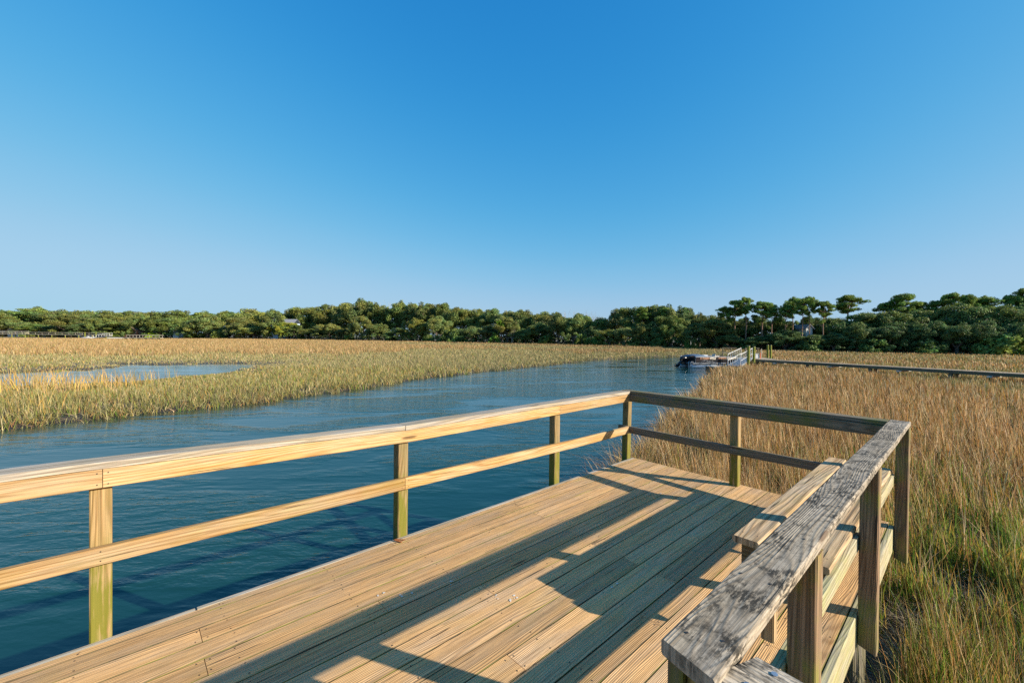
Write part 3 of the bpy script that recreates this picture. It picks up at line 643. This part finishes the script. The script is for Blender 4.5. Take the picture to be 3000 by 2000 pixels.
def bush_proto(conic):
    lobes = []
    for k in range(22):
        t = random.random(); a = random.uniform(0, 6.283); r = (1-t)*1.6+.15 if conic else 2.*math.sqrt(max(.05, 1-t*t)); r *= random.uniform(.5, 1)
        lobes.append((r*math.cos(a), r*math.sin(a), .3+t*(4.2 if conic else 2.8), .7*(1.15-t*.6), .7*(1.15-t*.6), .6))
    mb = MB(); mb.cyl((0, 0, -.2), (0, 0, 3.), .12, .04, 7); tr = mb.build('trunk', M['bark']); trd = tr.data; bpy.data.objects.remove(tr)
    return trd, mesh_from('crown', [crown_leaves(lobes, 2600, .22, .3, .8, .2)], M['leaf']), (4.9 if conic else 3.6), (3.6 if conic else 4.6)
PR = {'oak': [oak_proto(i) for i in range(5)], 'pine': [pine_proto(i) for i in range(4)], 'bare': [bare_proto(i) for i in range(2)], 'cedar': [bush_proto(True)], 'bush': [bush_proto(False), bush_proto(False)]}
NM = {'oak': ('live_oak', 'oak tree'), 'pine': ('pine_tree', 'pine tree'), 'bare': ('bare_tree', 'bare tree'), 'cedar': ('cedar_bush', 'cedar'), 'bush': ('leafy_bush', 'bush')}
TREES = []
def tree(kind, u, vtop, wpx, dep, tint=(1, 1, 1), label=None, z0=-.75):
    trd, cme, h0, w0 = random.choice(PR[kind]); p = at_d(u, dep, z0); ztop = CAM[2]+(hor(u)-vtop)/F*dep
    root = empty(NM[kind][0], tuple(p), random.uniform(0, 6.283)); sz = (ztop-z0)/h0; sw = wpx/F*dep/w0
    root.scale = (sw, sw, sz)
    t = link('trunk', trd, root)
    if cme is not None:
        c = link('crown', cme, root); c.color = (*tint, 1)
    TREES.append((kind, u, dep, root, label)); return root
def rt(): # small hue variation of real foliage, tree to tree
    k = random.uniform(.72, 1.3); h = random.uniform(-.16, .12); return (k*(1+h), k, k*random.uniform(.8, 1.15))
back = [(-330,903,130),(-240,909,120),(-150,900,130),(-60,905,150),(20,911,110),(90,899,130),(170,907,110),(245,909,110),(320,909,110),(395,911,110),(460,914,90),(530,909,110),(600,912,100),(665,911,90),(735,903,110),(800,909,90),(850,907,80),(905,899,100),(965,891,100),(1010,886,80),(1062,879,120),(1110,888,80),(1165,882,90),(1205,890,80),(1245,889,90),(1300,890,90),(1345,898,80),(1395,904,90),(1445,906,95),(1490,910,80),(1535,907,100),(1590,911,80),(1625,913,80),(1700,916,80),(1762,928,70),(1812,902,85),(1868,897,95),(1915,896,90),(1950,896,95),(2000,900,80),(2050,917,80),(2100,922,90)]
for u, v, w_ in back: tree('oak', u, v-1, w_*1.12, float(edge_depth(u))*1.09+9+random.uniform(-3, 3), rt())
u = -360
while u < 2110:
    e = float(edge_depth(u)); base = hor(u)+2.3*F/e; v = base-random.uniform(.36, .90)*(base-905)
    if 820 < u < 900: v = max(v, 948)
    if 1980 < u < 2070: u += 22; v = max(v, 945)
    tree('oak', u, v, random.uniform(56, 112), e+4+random.uniform(-2.5, 5), rt(), z0=-1.0); u += random.uniform(40, 62)
right_oaks = [(2120,938,100),(2170,930,90),(2225,925,90),(2285,930,80),(2368,926,70),(2400,928,95),(2465,930,150),(2530,915,130),(2600,910,150),(2670,908,150),(2740,902,150),(2800,890,150),(2870,896,150),(2935,893,160),(3010,880,170),(3100,880,180),(3220,870,180),(3340,880,180)]
for u, v, w_ in right_oaks: tree('oak', u, v, w_, float(edge_depth(u))+9.5+random.uniform(-1.5, 3), (.8, .92, .95), z0=-.9)  # dark bluish tint puts backlit shade into the crown colour
for u in range(2150, 3420, 74): tree('oak', u+random.uniform(-15, 15), (978 if u < 2460 else 958)-(u-2140)*.02+random.uniform(-10, 14), random.uniform(90, 130), float(edge_depth(u))+3.5, (.66, .84, 1.0), z0=-1.1)  # front row tinted bluer still, backlit shade painted into the leaves
pines = [(2128,899,62),(2152,881,70),(2186,873,72),(2232,884,92),(2262,900,60),(2300,890,50),(2322,872,66),(2350,876,60),(2371,869,52),(2410,884,74),(2480,866,104),(2604,884,80),(2641,862,100),(2692,886,80),(2745,882,80),(2791,858,80),(2838,864,60),(2872,871,100),(2962,864,70),(2998,846,90),(3060,850,100),(3160,840,110),(1942,902,60),(1880,901,60)]
for u, v, w_ in pines: tree('pine', u, v, w_, float(edge_depth(u))+(4.2 if u < 2450 and u > 2120 else 12)+random.uniform(0, 3), (1.0, 1.22, .8), z0=-.9)
for u, v, w_ in [(1130,884,70),(1663,911,70),(1733,915,80),(1755,925,60),(2560,892,50),(2588,893,50),(1000,955,40),(1322,920,60),(200,945,60),(1560,918,70),(2290,905,50)]:
    tree('bare', u, v, w_, float(edge_depth(u))*1.10+11)
tree('bare', 1500, 965, 30, float(edge_depth(1500))+1.0, label='small pale bare tree at the wood edge right of the dark green cedar bush')
tree('cedar', 1449, 972, 34, float(edge_depth(1449))-1, (.9, 1.35, .7), 'dense conical bright green cedar bush at the marsh edge in the middle', z0=-1.1)
tree('pine', 1468, 938, 34, float(edge_depth(1468))+1, (1.7, 2.1, .9), 'slim young pine with a light green top and bare trunk above the cedar', z0=-1.0)
tree('oak', 796, 952, 44, float(edge_depth(796))+3, (1.7, 1.6, .8), 'yellow-green small oak left of the blue gabled house')
tree('oak', 868, 950, 50, float(edge_depth(868))+3, (.8, .9, .9), 'small dark green oak right of the blue gabled house')
tree('oak', 838, 943, 60, float(edge_depth(842))+3, (1.9, 1.7, .8), 'yellow-green small oak in front of the blue gabled house')
for u, v, w_, tt in [(1340,968,60,(.8,1,.9)),(1310,972,60,(.7,.9,.8)),(1735,985,40,(.9,1.1,.9)),(1705,975,46,(1,1.1,.8)),(1755,982,46,(.9,1.2,.8)),(2035,990,26,(1.2,1.1,.8)),(2015,992,22,(1,1.2,.8)),(445,972,30,(1.8,2.1,.7)),(640,965,50,(1,1.1,.9)),(1255,978,40,(.8,1,.8)),(2960,975,110,(1.3,1.5,1.3)),(2900,985,80,(1.,1.2,1.)),(90,968,50,(.9,1,.9)),(1020,980,40,(.9,1.1,.8)),(1150,980,40,(.9,1.1,.8)),(560,972,40,(.9,1.1,.8)),(330,970,40,(1,1.1,.8)),(1600,982,50,(.8,1,.8)),(1860,985,50,(.8,1,.8)),(1930,988,50,(.8,1,.8)),(2200,992,60,(.7,.9,.8)),(2380,992,60,(.7,.9,.8)),(2560,990,80,(.7,.9,.8)),(2720,990,80,(.7,.9,.8))]:
    tree('bush', u, v, w_, float(edge_depth(u))+1.0, tt, z0=-1.1)
PLACE = [(300, 'behind the far left dock'), (560, 'behind the low left docks'), (880, 'left of the gabled house'), (1260, 'in the tall woods hump'), (1500, 'around the light young pine'), (1790, 'left of the skyline dip'), (2110, 'in the rounded middle grove'), (2440, 'behind the gangway pilings'), (2700, 'behind the right boardwalk'), (3040, 'at the right edge woods'), (9999, 'beyond the right edge')]
ORD = ['first', 'second', 'third', 'fourth', 'fifth', 'sixth', 'seventh', 'eighth', 'ninth', 'tenth', 'eleventh', 'twelfth', 'thirteenth', 'fourteenth', 'fifteenth', 'sixteenth', 'seventeenth', 'eighteenth', 'nineteenth', 'twentieth', 'twenty-first', 'twenty-second', 'twenty-third', 'twenty-fourth']
GRP = {'oak': 'oaks along the marsh edge', 'pine': 'pines rising above the oaks', 'bare': 'leafless trees in the woods', 'bush': 'bushes at the foot of the woods', 'cedar': None}
KD = {'oak': {0: 'front oak, low dense crown,', 1: 'taller back oak, rounded crown,'}, 'pine': {0: 'tall pine, clumped crown,'}, 'bare': {0: 'leafless grey tree'}, 'bush': {0: 'low rounded bush'}}
bins = {}
for kind, u, dep, root, label in sorted(TREES, key=lambda t: t[1]):
    tag(root, label, NM[kind][1], GRP[kind] if not label else None)
    if label: continue
    row = 1 if kind == 'oak' and dep > float(edge_depth(u))+5.5 and u < 2110 else 0
    pl = next(t for lim, t in PLACE if u < lim); bins.setdefault((kind, row, pl), []).append(root)
for (kind, row, pl), lst in bins.items():
    for i, root in enumerate(lst):
        root['label'] = KD[kind][row]+' '+pl+(', '+ORD[min(i, 23)]+' from the left' if len(lst) > 1 else '')
# understorey behind the front trees, leaf colour darkened for shade inside the woods
def understorey():
    n = 36000; u = rng.uniform(-500, 3500, n); e = edge_depth(u); dep = e+rng.uniform(9, 15, n); P = np.array([at_d(a, b) for a, b in zip(u, dep)])
    P[:, 2] = -.8+rng.random(n)**1.5*np.interp(u, [2000, 2300], [4.8, 3.4]); P += rng.standard_normal((n, 3))*.25
    op = (np.abs(u-2035) < 22) | (np.abs(u-2335) < 10); P = P[~op]; n = len(P); s = .42*rng.uniform(.5, 1.3, n)[:, None]
    nr = rng.standard_normal((n, 3)); nr /= np.linalg.norm(nr, axis=1)[:, None]; t = np.cross(nr, rng.standard_normal((n, 3))); t /= np.linalg.norm(t, axis=1)[:, None]; b_ = np.cross(nr, t)
    V = np.stack([P-t*s, P-b_*s*.7, P+t*s, P+b_*s*.7], 1).reshape(-1, 3); C = np.repeat(np.array([.10, .125, .05])*rng.uniform(.5, 1.5, (n, 1)), 4, 0)
    o = link('undergrowth', mesh_from('undergrowth', [(V, C, np.arange(4*n), np.full(n, 4))], M['leaf'])); tag(o, 'dark leafy undergrowth filling the woods behind the marsh', 'undergrowth', kind='stuff')
understorey()
# ------------------------------------------------------------------ houses glimpsed through the trees
def house(name_label, u, dep, wpx, veave, vridge, wall, roof, gable=False, yaw=0., wins=2):
    p = at_d(u, dep, -.8); zE = CAM[2]+(hor(u)-veave)/F*dep+.8; zR = CAM[2]+(hor(u)-vridge)/F*dep+.8; W_ = wpx/F*dep/2; D_ = 4.
    root = empty('house', tuple(p), YAW+yaw); tag(root, name_label, 'house', 'houses among the trees')
    mb = MB(); mb.board((-W_, 0, zE/2-.5), (W_, 0, zE/2-.5), 2*D_, zE+1, ch=.01); wl = mb.build('wall', wall, root)
    mb = MB(); o_ = .35
    if gable: # gable end faces the marsh
        a, b_, c = (-W_-o_, zE-.15), (0, zR), (W_+o_, zE-.15)
        for s0, s1 in ((a, b_), (b_, c)):
            mb.poly([(s0[0], -D_-o_, s0[1]), (s1[0], -D_-o_, s1[1]), (s1[0], D_, s1[1]), (s0[0], D_, s0[1])]); mb.poly([(s0[0], D_, s0[1]-.15), (s1[0], D_, s1[1]-.15), (s1[0], -D_-o_, s1[1]-.15), (s0[0], -D_-o_, s0[1]-.15)]); mb.poly([(s0[0], -D_-o_, s0[1]-.15), (s1[0], -D_-o_, s1[1]-.15), (s1[0], -D_-o_, s1[1]), (s0[0], -D_-o_, s0[1])])
        m2 = MB(); m2.poly([(-W_, -D_-.003, zE), (W_, -D_-.003, zE), (0, -D_-.003, zR-.2)]); m2.poly([(W_, D_-.1, zE), (-W_, D_-.1, zE), (0, D_-.1, zR-.2)]); m2.build('gable', wall, root)
    else:
        for sy in (-1, 1): mb.board((-W_-o_, sy*(D_+o_)/2, (zE+zR)/2-.06), (W_+o_, sy*(D_+o_)/2, (zE+zR)/2-.06), math.hypot(D_+o_, zR-zE), .16, up=(0, sy*(zR-zE), D_+o_))
    mb.build('roof', roof, root)
    for k in range(wins):
        x = -W_+(k+.5)*2*W_/wins; mb = MB(); mb.box(x-.5, x+.5, -D_-.06, -D_-.01, zE*.45, zE*.45+1.3); f = mb.build('window', M['white'], root)
        mb = MB(); mb.box(x-.4, x+.4, -D_-.075, -D_-.062, zE*.45+.1, zE*.45+1.2); mb.build('pane', M['glass'], f)
E_ = lambda u: float(edge_depth(u))
house('pale blue gabled house peeking over the trees left of the tall woods', 816, E_(816)+7, 22, 946, 933, M['bluew'], M['roofg'], True, 0, 1)
house('long grey roofed house right beside the pale blue gable', 848, E_(848)+11, 42, 948, 935, M['bluew'], M['roofg'], False, 0, 2)
house('white house low among the oaks behind the far left dock', 268, E_(268)+9, 44, 962, 955, M['white'], M['roofg'], False, .1, 3)
house('small white house under the oaks at the far left', 60, E_(60)+9, 30, 962, 956, M['white'], M['roofg'], False, 0, 2)
house('brick house low behind the trees above the low docks', 400, E_(400)+9, 40, 966, 958, M['brick'], M['roofg'], False, 0, 3)
house('white shed at the wood edge left of the small leafy bushes', 530, E_(530)+9, 16, 968, 961, M['white'], M['roofg'], True, 0, 1)
house('red roofed house in the trees behind the boat gangway', 2150, E_(2150)+14, 90, 992, 979, M['brick'], M['roofr'], False, 0, 3)
house('tall white house glimpsed between the pines', 2338, E_(2338)+9.5, 18, 962, 951, M['white'], M['roofg'], True, 0, 1)
# ------------------------------------------------------------------ right boardwalk with its landing
ZD = -.40
A0 = at_z(2196, 1050.2, ZD); B0 = at_z(3000, 1094, ZD); dv = (B0-A0); Ld = np.linalg.norm(dv); dn = dv/Ld; pn = np.array([-dn[1], dn[0], 0]); yaw_b = math.atan2(dn[1], dn[0])
bw = empty('boardwalk', tuple(A0), yaw_b); tag(bw, 'long narrow boardwalk on pilings crossing the reeds on the right', 'boardwalk')
LT = Ld+22
mb = MB(); k = 0
while k*.145 < LT: mb.board((k*.145, -.62, -.019), (k*.145, .62, -.019), .140, .038, ch=.003); k += 1
mb.build('decking', M['dockr'], bw)
for y in (-.60, .60):
    mb = MB(); q = 0
    while q < LT: mb.board((q, y, -.14), (min(LT, q+4.8), y, -.14), .045, .2); q += 4.81
    mb.build('stringer', M['dockd'], bw)
q = 1.2
while q < LT:
    mb = MB(); mb.cyl((q, -.44, -2.6), (q, -.44, -.242), .14, .13, 10, 2); mb.build('piling', M['pile'], bw)
    mb = MB(); mb.cyl((q, .44, -2.6), (q, .44, -.242), .14, .13, 10, 2); mb.build('piling', M['pile'], bw)
    q += 4.8
q = 3.2
while q < LT:
    mb = MB(); mb.box(q-.09, q+.09, -.98, .9, -.345, -.245); mb.build('cross_beam', M['concrete'], bw)
    mb = MB(); mb.cyl((q, -.82, -2.6), (q, -.82, -.347), .05, .05, 8); mb.build('brace_post', M['gpile'], bw)
    q += 4.8
# landing with a railing at the creek end of the boardwalk
lf = at_d(2190, 45.5, ZD); ld_ = empty('landing', tuple(lf), YAW); tag(ld_, 'square wooden landing with dark railings behind the green pilings', 'landing')
mb = MB()
for k in range(30): mb.board((-2.1+.145*k, -1.5, -.019), (-2.1+.145*k, 1.5, -.019), .14, .038, ch=.003)
mb.build('decking', M['dockw'], ld_)
for x in (-2, 2):
    for y in (-1.3, 1.3): mb = MB(); mb.cyl((x, y, -2.4), (x, y, -.05), .13, n=10); mb.build('piling', M['pile'], ld_)
for x in (-1.95, -1.0, .6, 1.1, 1.55, 1.95):
    mb = MB(); mb.box(x-.05, x+.05, 1.35, 1.45, -.04, 1.02); mb.build('post', M['dockd'], ld_)
for x0, x1 in ((-2.05, -.4), (.55, 2.1)):
    mb = MB(); mb.box(x0, x1, 1.33, 1.47, 1.02, 1.07); mb.build('cap_rail', M['dockd'], ld_)
    mb = MB(); mb.box(x0, x1, 1.30, 1.345, .45, .58); mb.build('mid_rail', M['dockd'], ld_)
bx = at_d(2216, 44.9, ZD); o = empty('storage_box', tuple(bx), YAW); tag(o, 'white dock box standing on the landing behind the second green piling', 'box')
mb = MB(); mb.board((-.2, 0, .22), (.2, 0, .22), .5, .42, ch=.02); mb.build('body', M['white'], o); mb = MB(); mb.board((-.22, 0, .46), (.22, 0, .46), .54, .05, ch=.015); mb.build('lid', M['white'], o)
bx = at_d(2229, 44.6, ZD); o = empty('life_ring_post', tuple(bx), YAW); tag(o, 'short post with an orange panel at the right end of the landing railing', 'post')
mb = MB(); mb.board((0, 0, 0), (0, 0, .62), .09, .05, up=(0, 1, 0)); mb.build('orange_panel', M['orange'], o); mb = MB(); mb.board((.08, 0, 0), (.08, 0, 1.05), .07, .07, up=(0, 1, 0)); mb.build('post', M['dockw'], o)
# tall green mooring pilings
for lab, u, vt, dep, r, zb in (('thick green mooring piling directly beside the gangway', 2193.6, 1013.3, 40.5, .125, 0), ('green mooring piling just right of the one beside the gangway', 2209.6, 1015.5, 42.5, .115, 0), ('left of the two tall green pilings standing beyond the boardwalk', 2249.6, 1010.3, 47, .105, 0), ('right of the two tall green pilings standing beyond the boardwalk', 2258.6, 1011.2, 47.6, .1, 0)):
    p = at_d(u, dep, -1.2); zt = CAM[2]-(vt-hor(u))/F*dep; o = empty('mooring_piling', tuple(p)); tag(o, lab, 'piling', 'green mooring pilings by the landing')
    mb = MB(); mb.cyl((0, 0, -1.2), (0, 0, zt+1.2), r*1.04, r, 14, 5, wob=.015); mb.build('shaft', M['gpile'], o); mb = MB(); mb.cyl((0, 0, zt+1.2), (0, 0, zt+1.215), r*.93, n=14); mb.build('cut_top', M['concrete'], o)
# gangway
g0 = at_d(2152, 38.6, -.83); g1 = at_d(2188, 44.0, ZD+.02); gd = g1-g0; gl = np.linalg.norm(gd); gyaw = math.atan2(gd[1], gd[0]); gt = math.asin(gd[2]/gl)
gw = empty('gangway', tuple(g0), gyaw); tag(gw, 'white aluminium gangway with handrails sloping from the landing to the float', 'gangway')
gp = lambda x, y, z: (x*math.cos(gt)-z*0, y, x*math.sin(gt)+z)
mb = MB(); k = 0
while k*.16 < gl: mb.board(gp(k*.16, -.48, 0), gp(k*.16, .48, 0), .11, .03, ch=.004); k += 1
mb.build('tread_deck', M['alu'], gw)
for y in (-.52, .52):
    mb = MB(); mb.board(gp(0, y, -.02), gp(gl, y, -.02), .06, .2, ch=.006); mb.build('stringer', M['alu'], gw)
    mb = MB(); mb.tube([gp(0, y, .05), gp(0, y, 1.02), gp(.06, y, 1.07), gp(gl-.06, y, 1.07), gp(gl, y, 1.02), gp(gl, y, .05)], .026, 8); mb.build('handrail', M['white'], gw)
    mb = MB(); mb.tube([gp(.02, y, .5), gp(gl-.02, y, .5)], .02, 8); mb.build('mid_rail', M['white'], gw)
    for q in np.linspace(0, gl, 7)[1:-1]: mb = MB(); mb.tube([gp(q, y, .05), gp(q, y, 1.06)], .02, 6); mb.build('baluster', M['white'], gw)
f0 = at_d(2146, 39.6, -1.0); fl = empty('floating_dock', tuple(f0), YAW+.25); tag(fl, 'low wooden float at the foot of the white gangway, mostly hidden by reeds', 'float')
mb = MB()
for k in range(24): mb.board((-1.7+.145*k, -1.2, 0), (-1.7+.145*k, 1.6, 0), .14, .04, ch=.003)
mb.build('decking', M['dockw'], fl); mb = MB(); mb.board((-1.7, .2, -.23), (1.7, .2, -.23), 2.6, .4, ch=.03); mb.build('float_tank', M['black'], fl)
# ------------------------------------------------------------------ pontoon boat
b0 = at_d(2006, 44., -1.35); b1 = at_d(2160, 45.6, -1.35); bd = b1-b0; byaw = math.atan2(bd[1], bd[0]); BL = 5.8
bt = empty('pontoon_boat', tuple(b0), byaw); tag(bt, 'silver and black pontoon boat moored stern out beside the gangway', 'boat')
for y in (-.95, .95):
    mb = MB(); mb.tube([(0, y, .08), (.04, y, .08), (BL-.9, y, .08), (BL-.4, y, .14), (BL, y, .26)], [.2, .31, .31, .2, .04], 16); mb.build('pontoon', M['alu'], bt, True)
    mb = MB(); mb.board((.1, y, .415), (BL-.5, y, .415), .5, .03); mb.build('pontoon_bracket', M['alu'], bt)
mb = MB(); mb.board((.05, 0, .465), (BL-.3, 0, .465), 2.5, .07, ch=.02); mb.build('deck', M['alu'], bt)
y = -1.22
for sy in (-1, 1):
    mb = MB(); mb.board((.4, sy*1.22, .68), (BL-.45, sy*1.22, .68), .03, .34, ch=.004); fp = mb.build('fence_panel', M['black'], bt)
    mb = MB()
    for (cx, amp, ph) in ((1.0, .07, 0), (1.35, .05, .5), (1.9, .06, 1.1)):
        pts = [(cx+.12*k, sy*1.24, .60+.012*k+amp*math.sin(k*.55+ph)) for k in range(10)]; mb.tube(pts, [.004+.016*math.sin(3.14*(k+.5)/10) for k in range(10)], 6)
    mb.build('swoosh_stripe', M['alu'], fp)
    for a, b_, mm in ((.42, .92, 'black'), (.94, 1.16, 'tan'), (1.2, 2.05, 'tan'), (2.1, 2.8, 'cream'), (2.85, 3.1, 'black'), (3.12, 4.1, 'tan'), (4.14, BL-.5, 'cream')):
        mb = MB(); mb.board((a, sy*1.22, .975), (b_, sy*1.22, .975), .03, .23, ch=.004); mb.build('side_panel', M[mm], bt)
    mb = MB(); mb.tube([(.4, sy*1.22, .5), (.4, sy*1.22, 1.12), (BL-.45, sy*1.22, 1.12), (BL-.45, sy*1.22, .5)], .022, 8); mb.build('top_rail', M['alu'], bt)
for x in (.4, BL-.45): mb = MB(); mb.board((x, -1.2, .8), (x, 1.2, .8), .03, .6, ch=.004); mb.build('fence_panel', M['black'], bt)
mb = MB(); n = 9
rings = []
for k in range(n):
    f = k/(n-1); x = .45+1.75*f; hh = .10+.20*math.sin(3.14159*min(1, f*1.05))**.6; rings.append([(x, -1.12, 1.06), (x, -.95, 1.06+hh*.75), (x, -.3, 1.06+hh*random.uniform(.95, 1.08)), (x, .3, 1.06+hh), (x, .95, 1.06+hh*.75), (x, 1.12, 1.06)])
mb.grid(rings, list(range(n)), list(range(7)), True); mb.build('stern_cover', M['bcover'], bt, True)
mb = MB(); mb.board((-.05, -.9, 1.16), (.42, -.9, 1.2), .25, .14, ch=.04); mb.board((2.25, -.8, 1.05), (2.5, -.8, 1.05), .6, .3, ch=.05); mb.build('sun_pad', M['black'], bt)
mb = MB(); mb.board((2.3, -.6, 1.0), (2.75, -.6, .9), .6, .25, ch=.05); mb.board((3.6, .3, .8), (3.9, .3, 1.35), .5, .08, up=(1, 0, 0), ch=.03); mb.board((3.3, .3, .75), (3.8, .3, .75), .55, .3, ch=.04); mb.build('seat', M['cream'], bt)
mb = MB(); mb.board((2.6, .6, .9), (3.1, .6, .9), .6, .7, ch=.05); mb.build('console', M['white'], bt)
mb = MB(); mb.tube([(-.06, -1.1, -.05), (-.06, -1.1, .55), (0, -1.1, .62), (.34, -1.1, .62), (.38, -1.1, .5)], .028, 8); mb.tube([(-.06, -.75, -.05), (-.06, -.75, .55), (0, -.75, .62), (.34, -.75, .62)], .028, 8)
for z in (.05, .3): mb.tube([(-.06, -1.1, z), (-.06, -.75, z)], .02, 6)
mb.build('boarding_ladder', M['alu'], bt)
om = empty('outboard_motor', (0, 0, 0)); om.parent = bt
mb = MB(); mb.tube([(.22, 0, .50), (.20, 0, .70), (.02, 0, .93), (-.25, 0, .98), (-.45, 0, .83), (-.42, 0, .66)], [.10, .20, .24, .22, .15, .07], 14); mb.build('cowling', M['black'], om, True)
mb = MB(); mb.tube([(-.18, 0, .72), (-.50, 0, .52), (-.82, 0, .26), (-.98, 0, .14)], [.16, .13, .09, .07], 12); mb.board((-.55, 0, .36), (-.85, 0, .12), .04, .28, up=(0, 0, 1)); mb.build('leg', M['black'], om, True)
mb = MB(); mb.tube([(-.86, 0, .05), (-1.0, 0, .12), (-1.14, 0, .22)], [.05, .075, .03], 10)
for k in range(3):
    a = k*2.094+.4; c = Vector((-1.10, 0, .20)); ax = Vector((-.8, 0, .55)).normalized(); e1 = Vector((0, 1, 0)); e2 = ax.cross(e1); dr = e1*math.cos(a)+e2*math.sin(a); mb.board(tuple(c), tuple(c+dr*.2), .12, .015, up=tuple(ax+dr.cross(ax)*.6), ch=.002)
mb.build('propeller', M['black'], om)
mb = MB(); mb.board((.0, -.18, .5), (.0, .18, .5), .3, .3, ch=.03); mb.build('bracket', M['black'], om)
# ------------------------------------------------------------------ far left docks
def flat_dock(label, u0, u1, dep0, dep1, zd, rail, step, brace=False, mat='dockw'):
    a = at_d(u0, dep0, zd); b_ = at_d(u1, dep1, zd); d = b_-a; L = np.linalg.norm(d); root = empty('pier', tuple(a), math.atan2(d[1], d[0])); tag(root, label, 'pier', 'distant piers on the left marsh')
    mb = MB(); mb.board((0, 0, -.1), (L, 0, -.1), 1.5, .2, ch=.01); mb.build('decking', M[mat], root)
    k = 0
    while k <= L:
        mb = MB(); mb.cyl((k, -.7, -zd-2.2), (k, -.7, -.2), .15, n=6); mb.cyl((k, .7, -zd-2.2), (k, .7, -.2), .15, n=6)
        if brace: mb.board((k, -.7, -zd-1.), (k+step*.9, -.7, -.3), .1, .12)
        mb.build('piling_pair', M['gpile'], root); mb = MB(); mb.board((k, -1.0, -.38), (k, 1.0, -.38), .3, .3, ch=.01); mb.build('cross_beam', M['pile'], root); k += step
    if rail:
        mb = MB(); mb.board((0, .7, rail), (L, .7, rail), .2, .16, ch=.01); mb.build('cap_rail', M['dockw'], root)
        k = 0
        while k <= L: mb = MB(); mb.board((k, .7, 0), (k, .7, rail), .08, .08, up=(1, 0, 0)); mb.build('post', M['dockw'], root); k += step/2
    return root
flat_dock('long pale pier with a rail stretching from the left edge toward the small gangway', -150, 325, 192, 186, .85, .8, 6.5)
flat_dock('brownish railed pier behind the long pale pier at the left edge', -150, 80, 225, 222, 1.5, .8, 7.5, mat='dockw')
flat_dock('low braced pier ending in the marsh right of the small gangway', 366, 474, 168, 168, -.02, .95, 2.6, True)
def small(name, label, cat, loc, yaw=0., group=None):
    o = empty(name, tuple(loc), yaw); tag(o, label, cat, group); return o
o = small('floating_dock', 'pale float at the foot of the small gangway on the left marsh', 'float', at_d(345, 172, -.35), YAW+.05)
mb = MB(); mb.board((-3.2, 0, 0), (3.2, 0, 0), 2.4, .5, ch=.05); mb.build('body', M['concrete'], o)
o = small('gangway', 'small white gangway beside the far left pier', 'gangway', at_d(278, 176, -.4), YAW)
mb = MB(); mb.board((0, 0, 0), (6.6, 0, .9), 1.2, .2); mb.build('tread_deck', M['alu'], o)
for y in (-.6, .6): mb = MB(); mb.tube([(0, y, 0), (0, y, 1.1), (6.6, y, 2.), (6.6, y, .9)], .05, 6); mb.tube([(2.2, y, .3), (2.2, y, 1.4)], .04, 6); mb.tube([(4.4, y, .6), (4.4, y, 1.7)], .04, 6); mb.build('handrail', M['white'], o)
for lab, u in (('thin green piling left of the small distant gangway', 248.7), ('thin green piling at the lower end of the small distant gangway', 281)):
    o = small('mooring_piling', lab, 'piling', at_d(u, 178, -1.2)); mb = MB(); mb.cyl((0, 0, -1), (0, 0, 1.2+CAM[2]-(973-hor(u))/F*178*-1*-1), .2, n=8); mb.build('shaft', M['gpile'], o)
o = small('rowing_boat', 'small white skiff beside the thin green pilings far left', 'boat', at_d(262, 176, -1.), YAW+.1)
mb = MB(); rings = []
for k in range(8):
    f = k/7; x = -2.6+5.2*f; hw = .85*math.sin(3.1416*min(.98, .25+.75*f))**.5 if f > .01 else .6; rings.append([(x, -hw, .95), (x, -hw*.7, .3), (x, 0, .12+.3*f**3), (x, hw*.7, .3), (x, hw, .95), (x, hw*.8, .9), (x, 0, .5), (x, -hw*.8, .9)])
mb.grid(rings, list(range(8)), list(range(9))); mb.build('hull', M['white'], o)
mb = MB(); mb.board((-.8, 0, .95), (-.3, 0, .95), .8, .5, ch=.05); mb.build('console', M['white'], o)
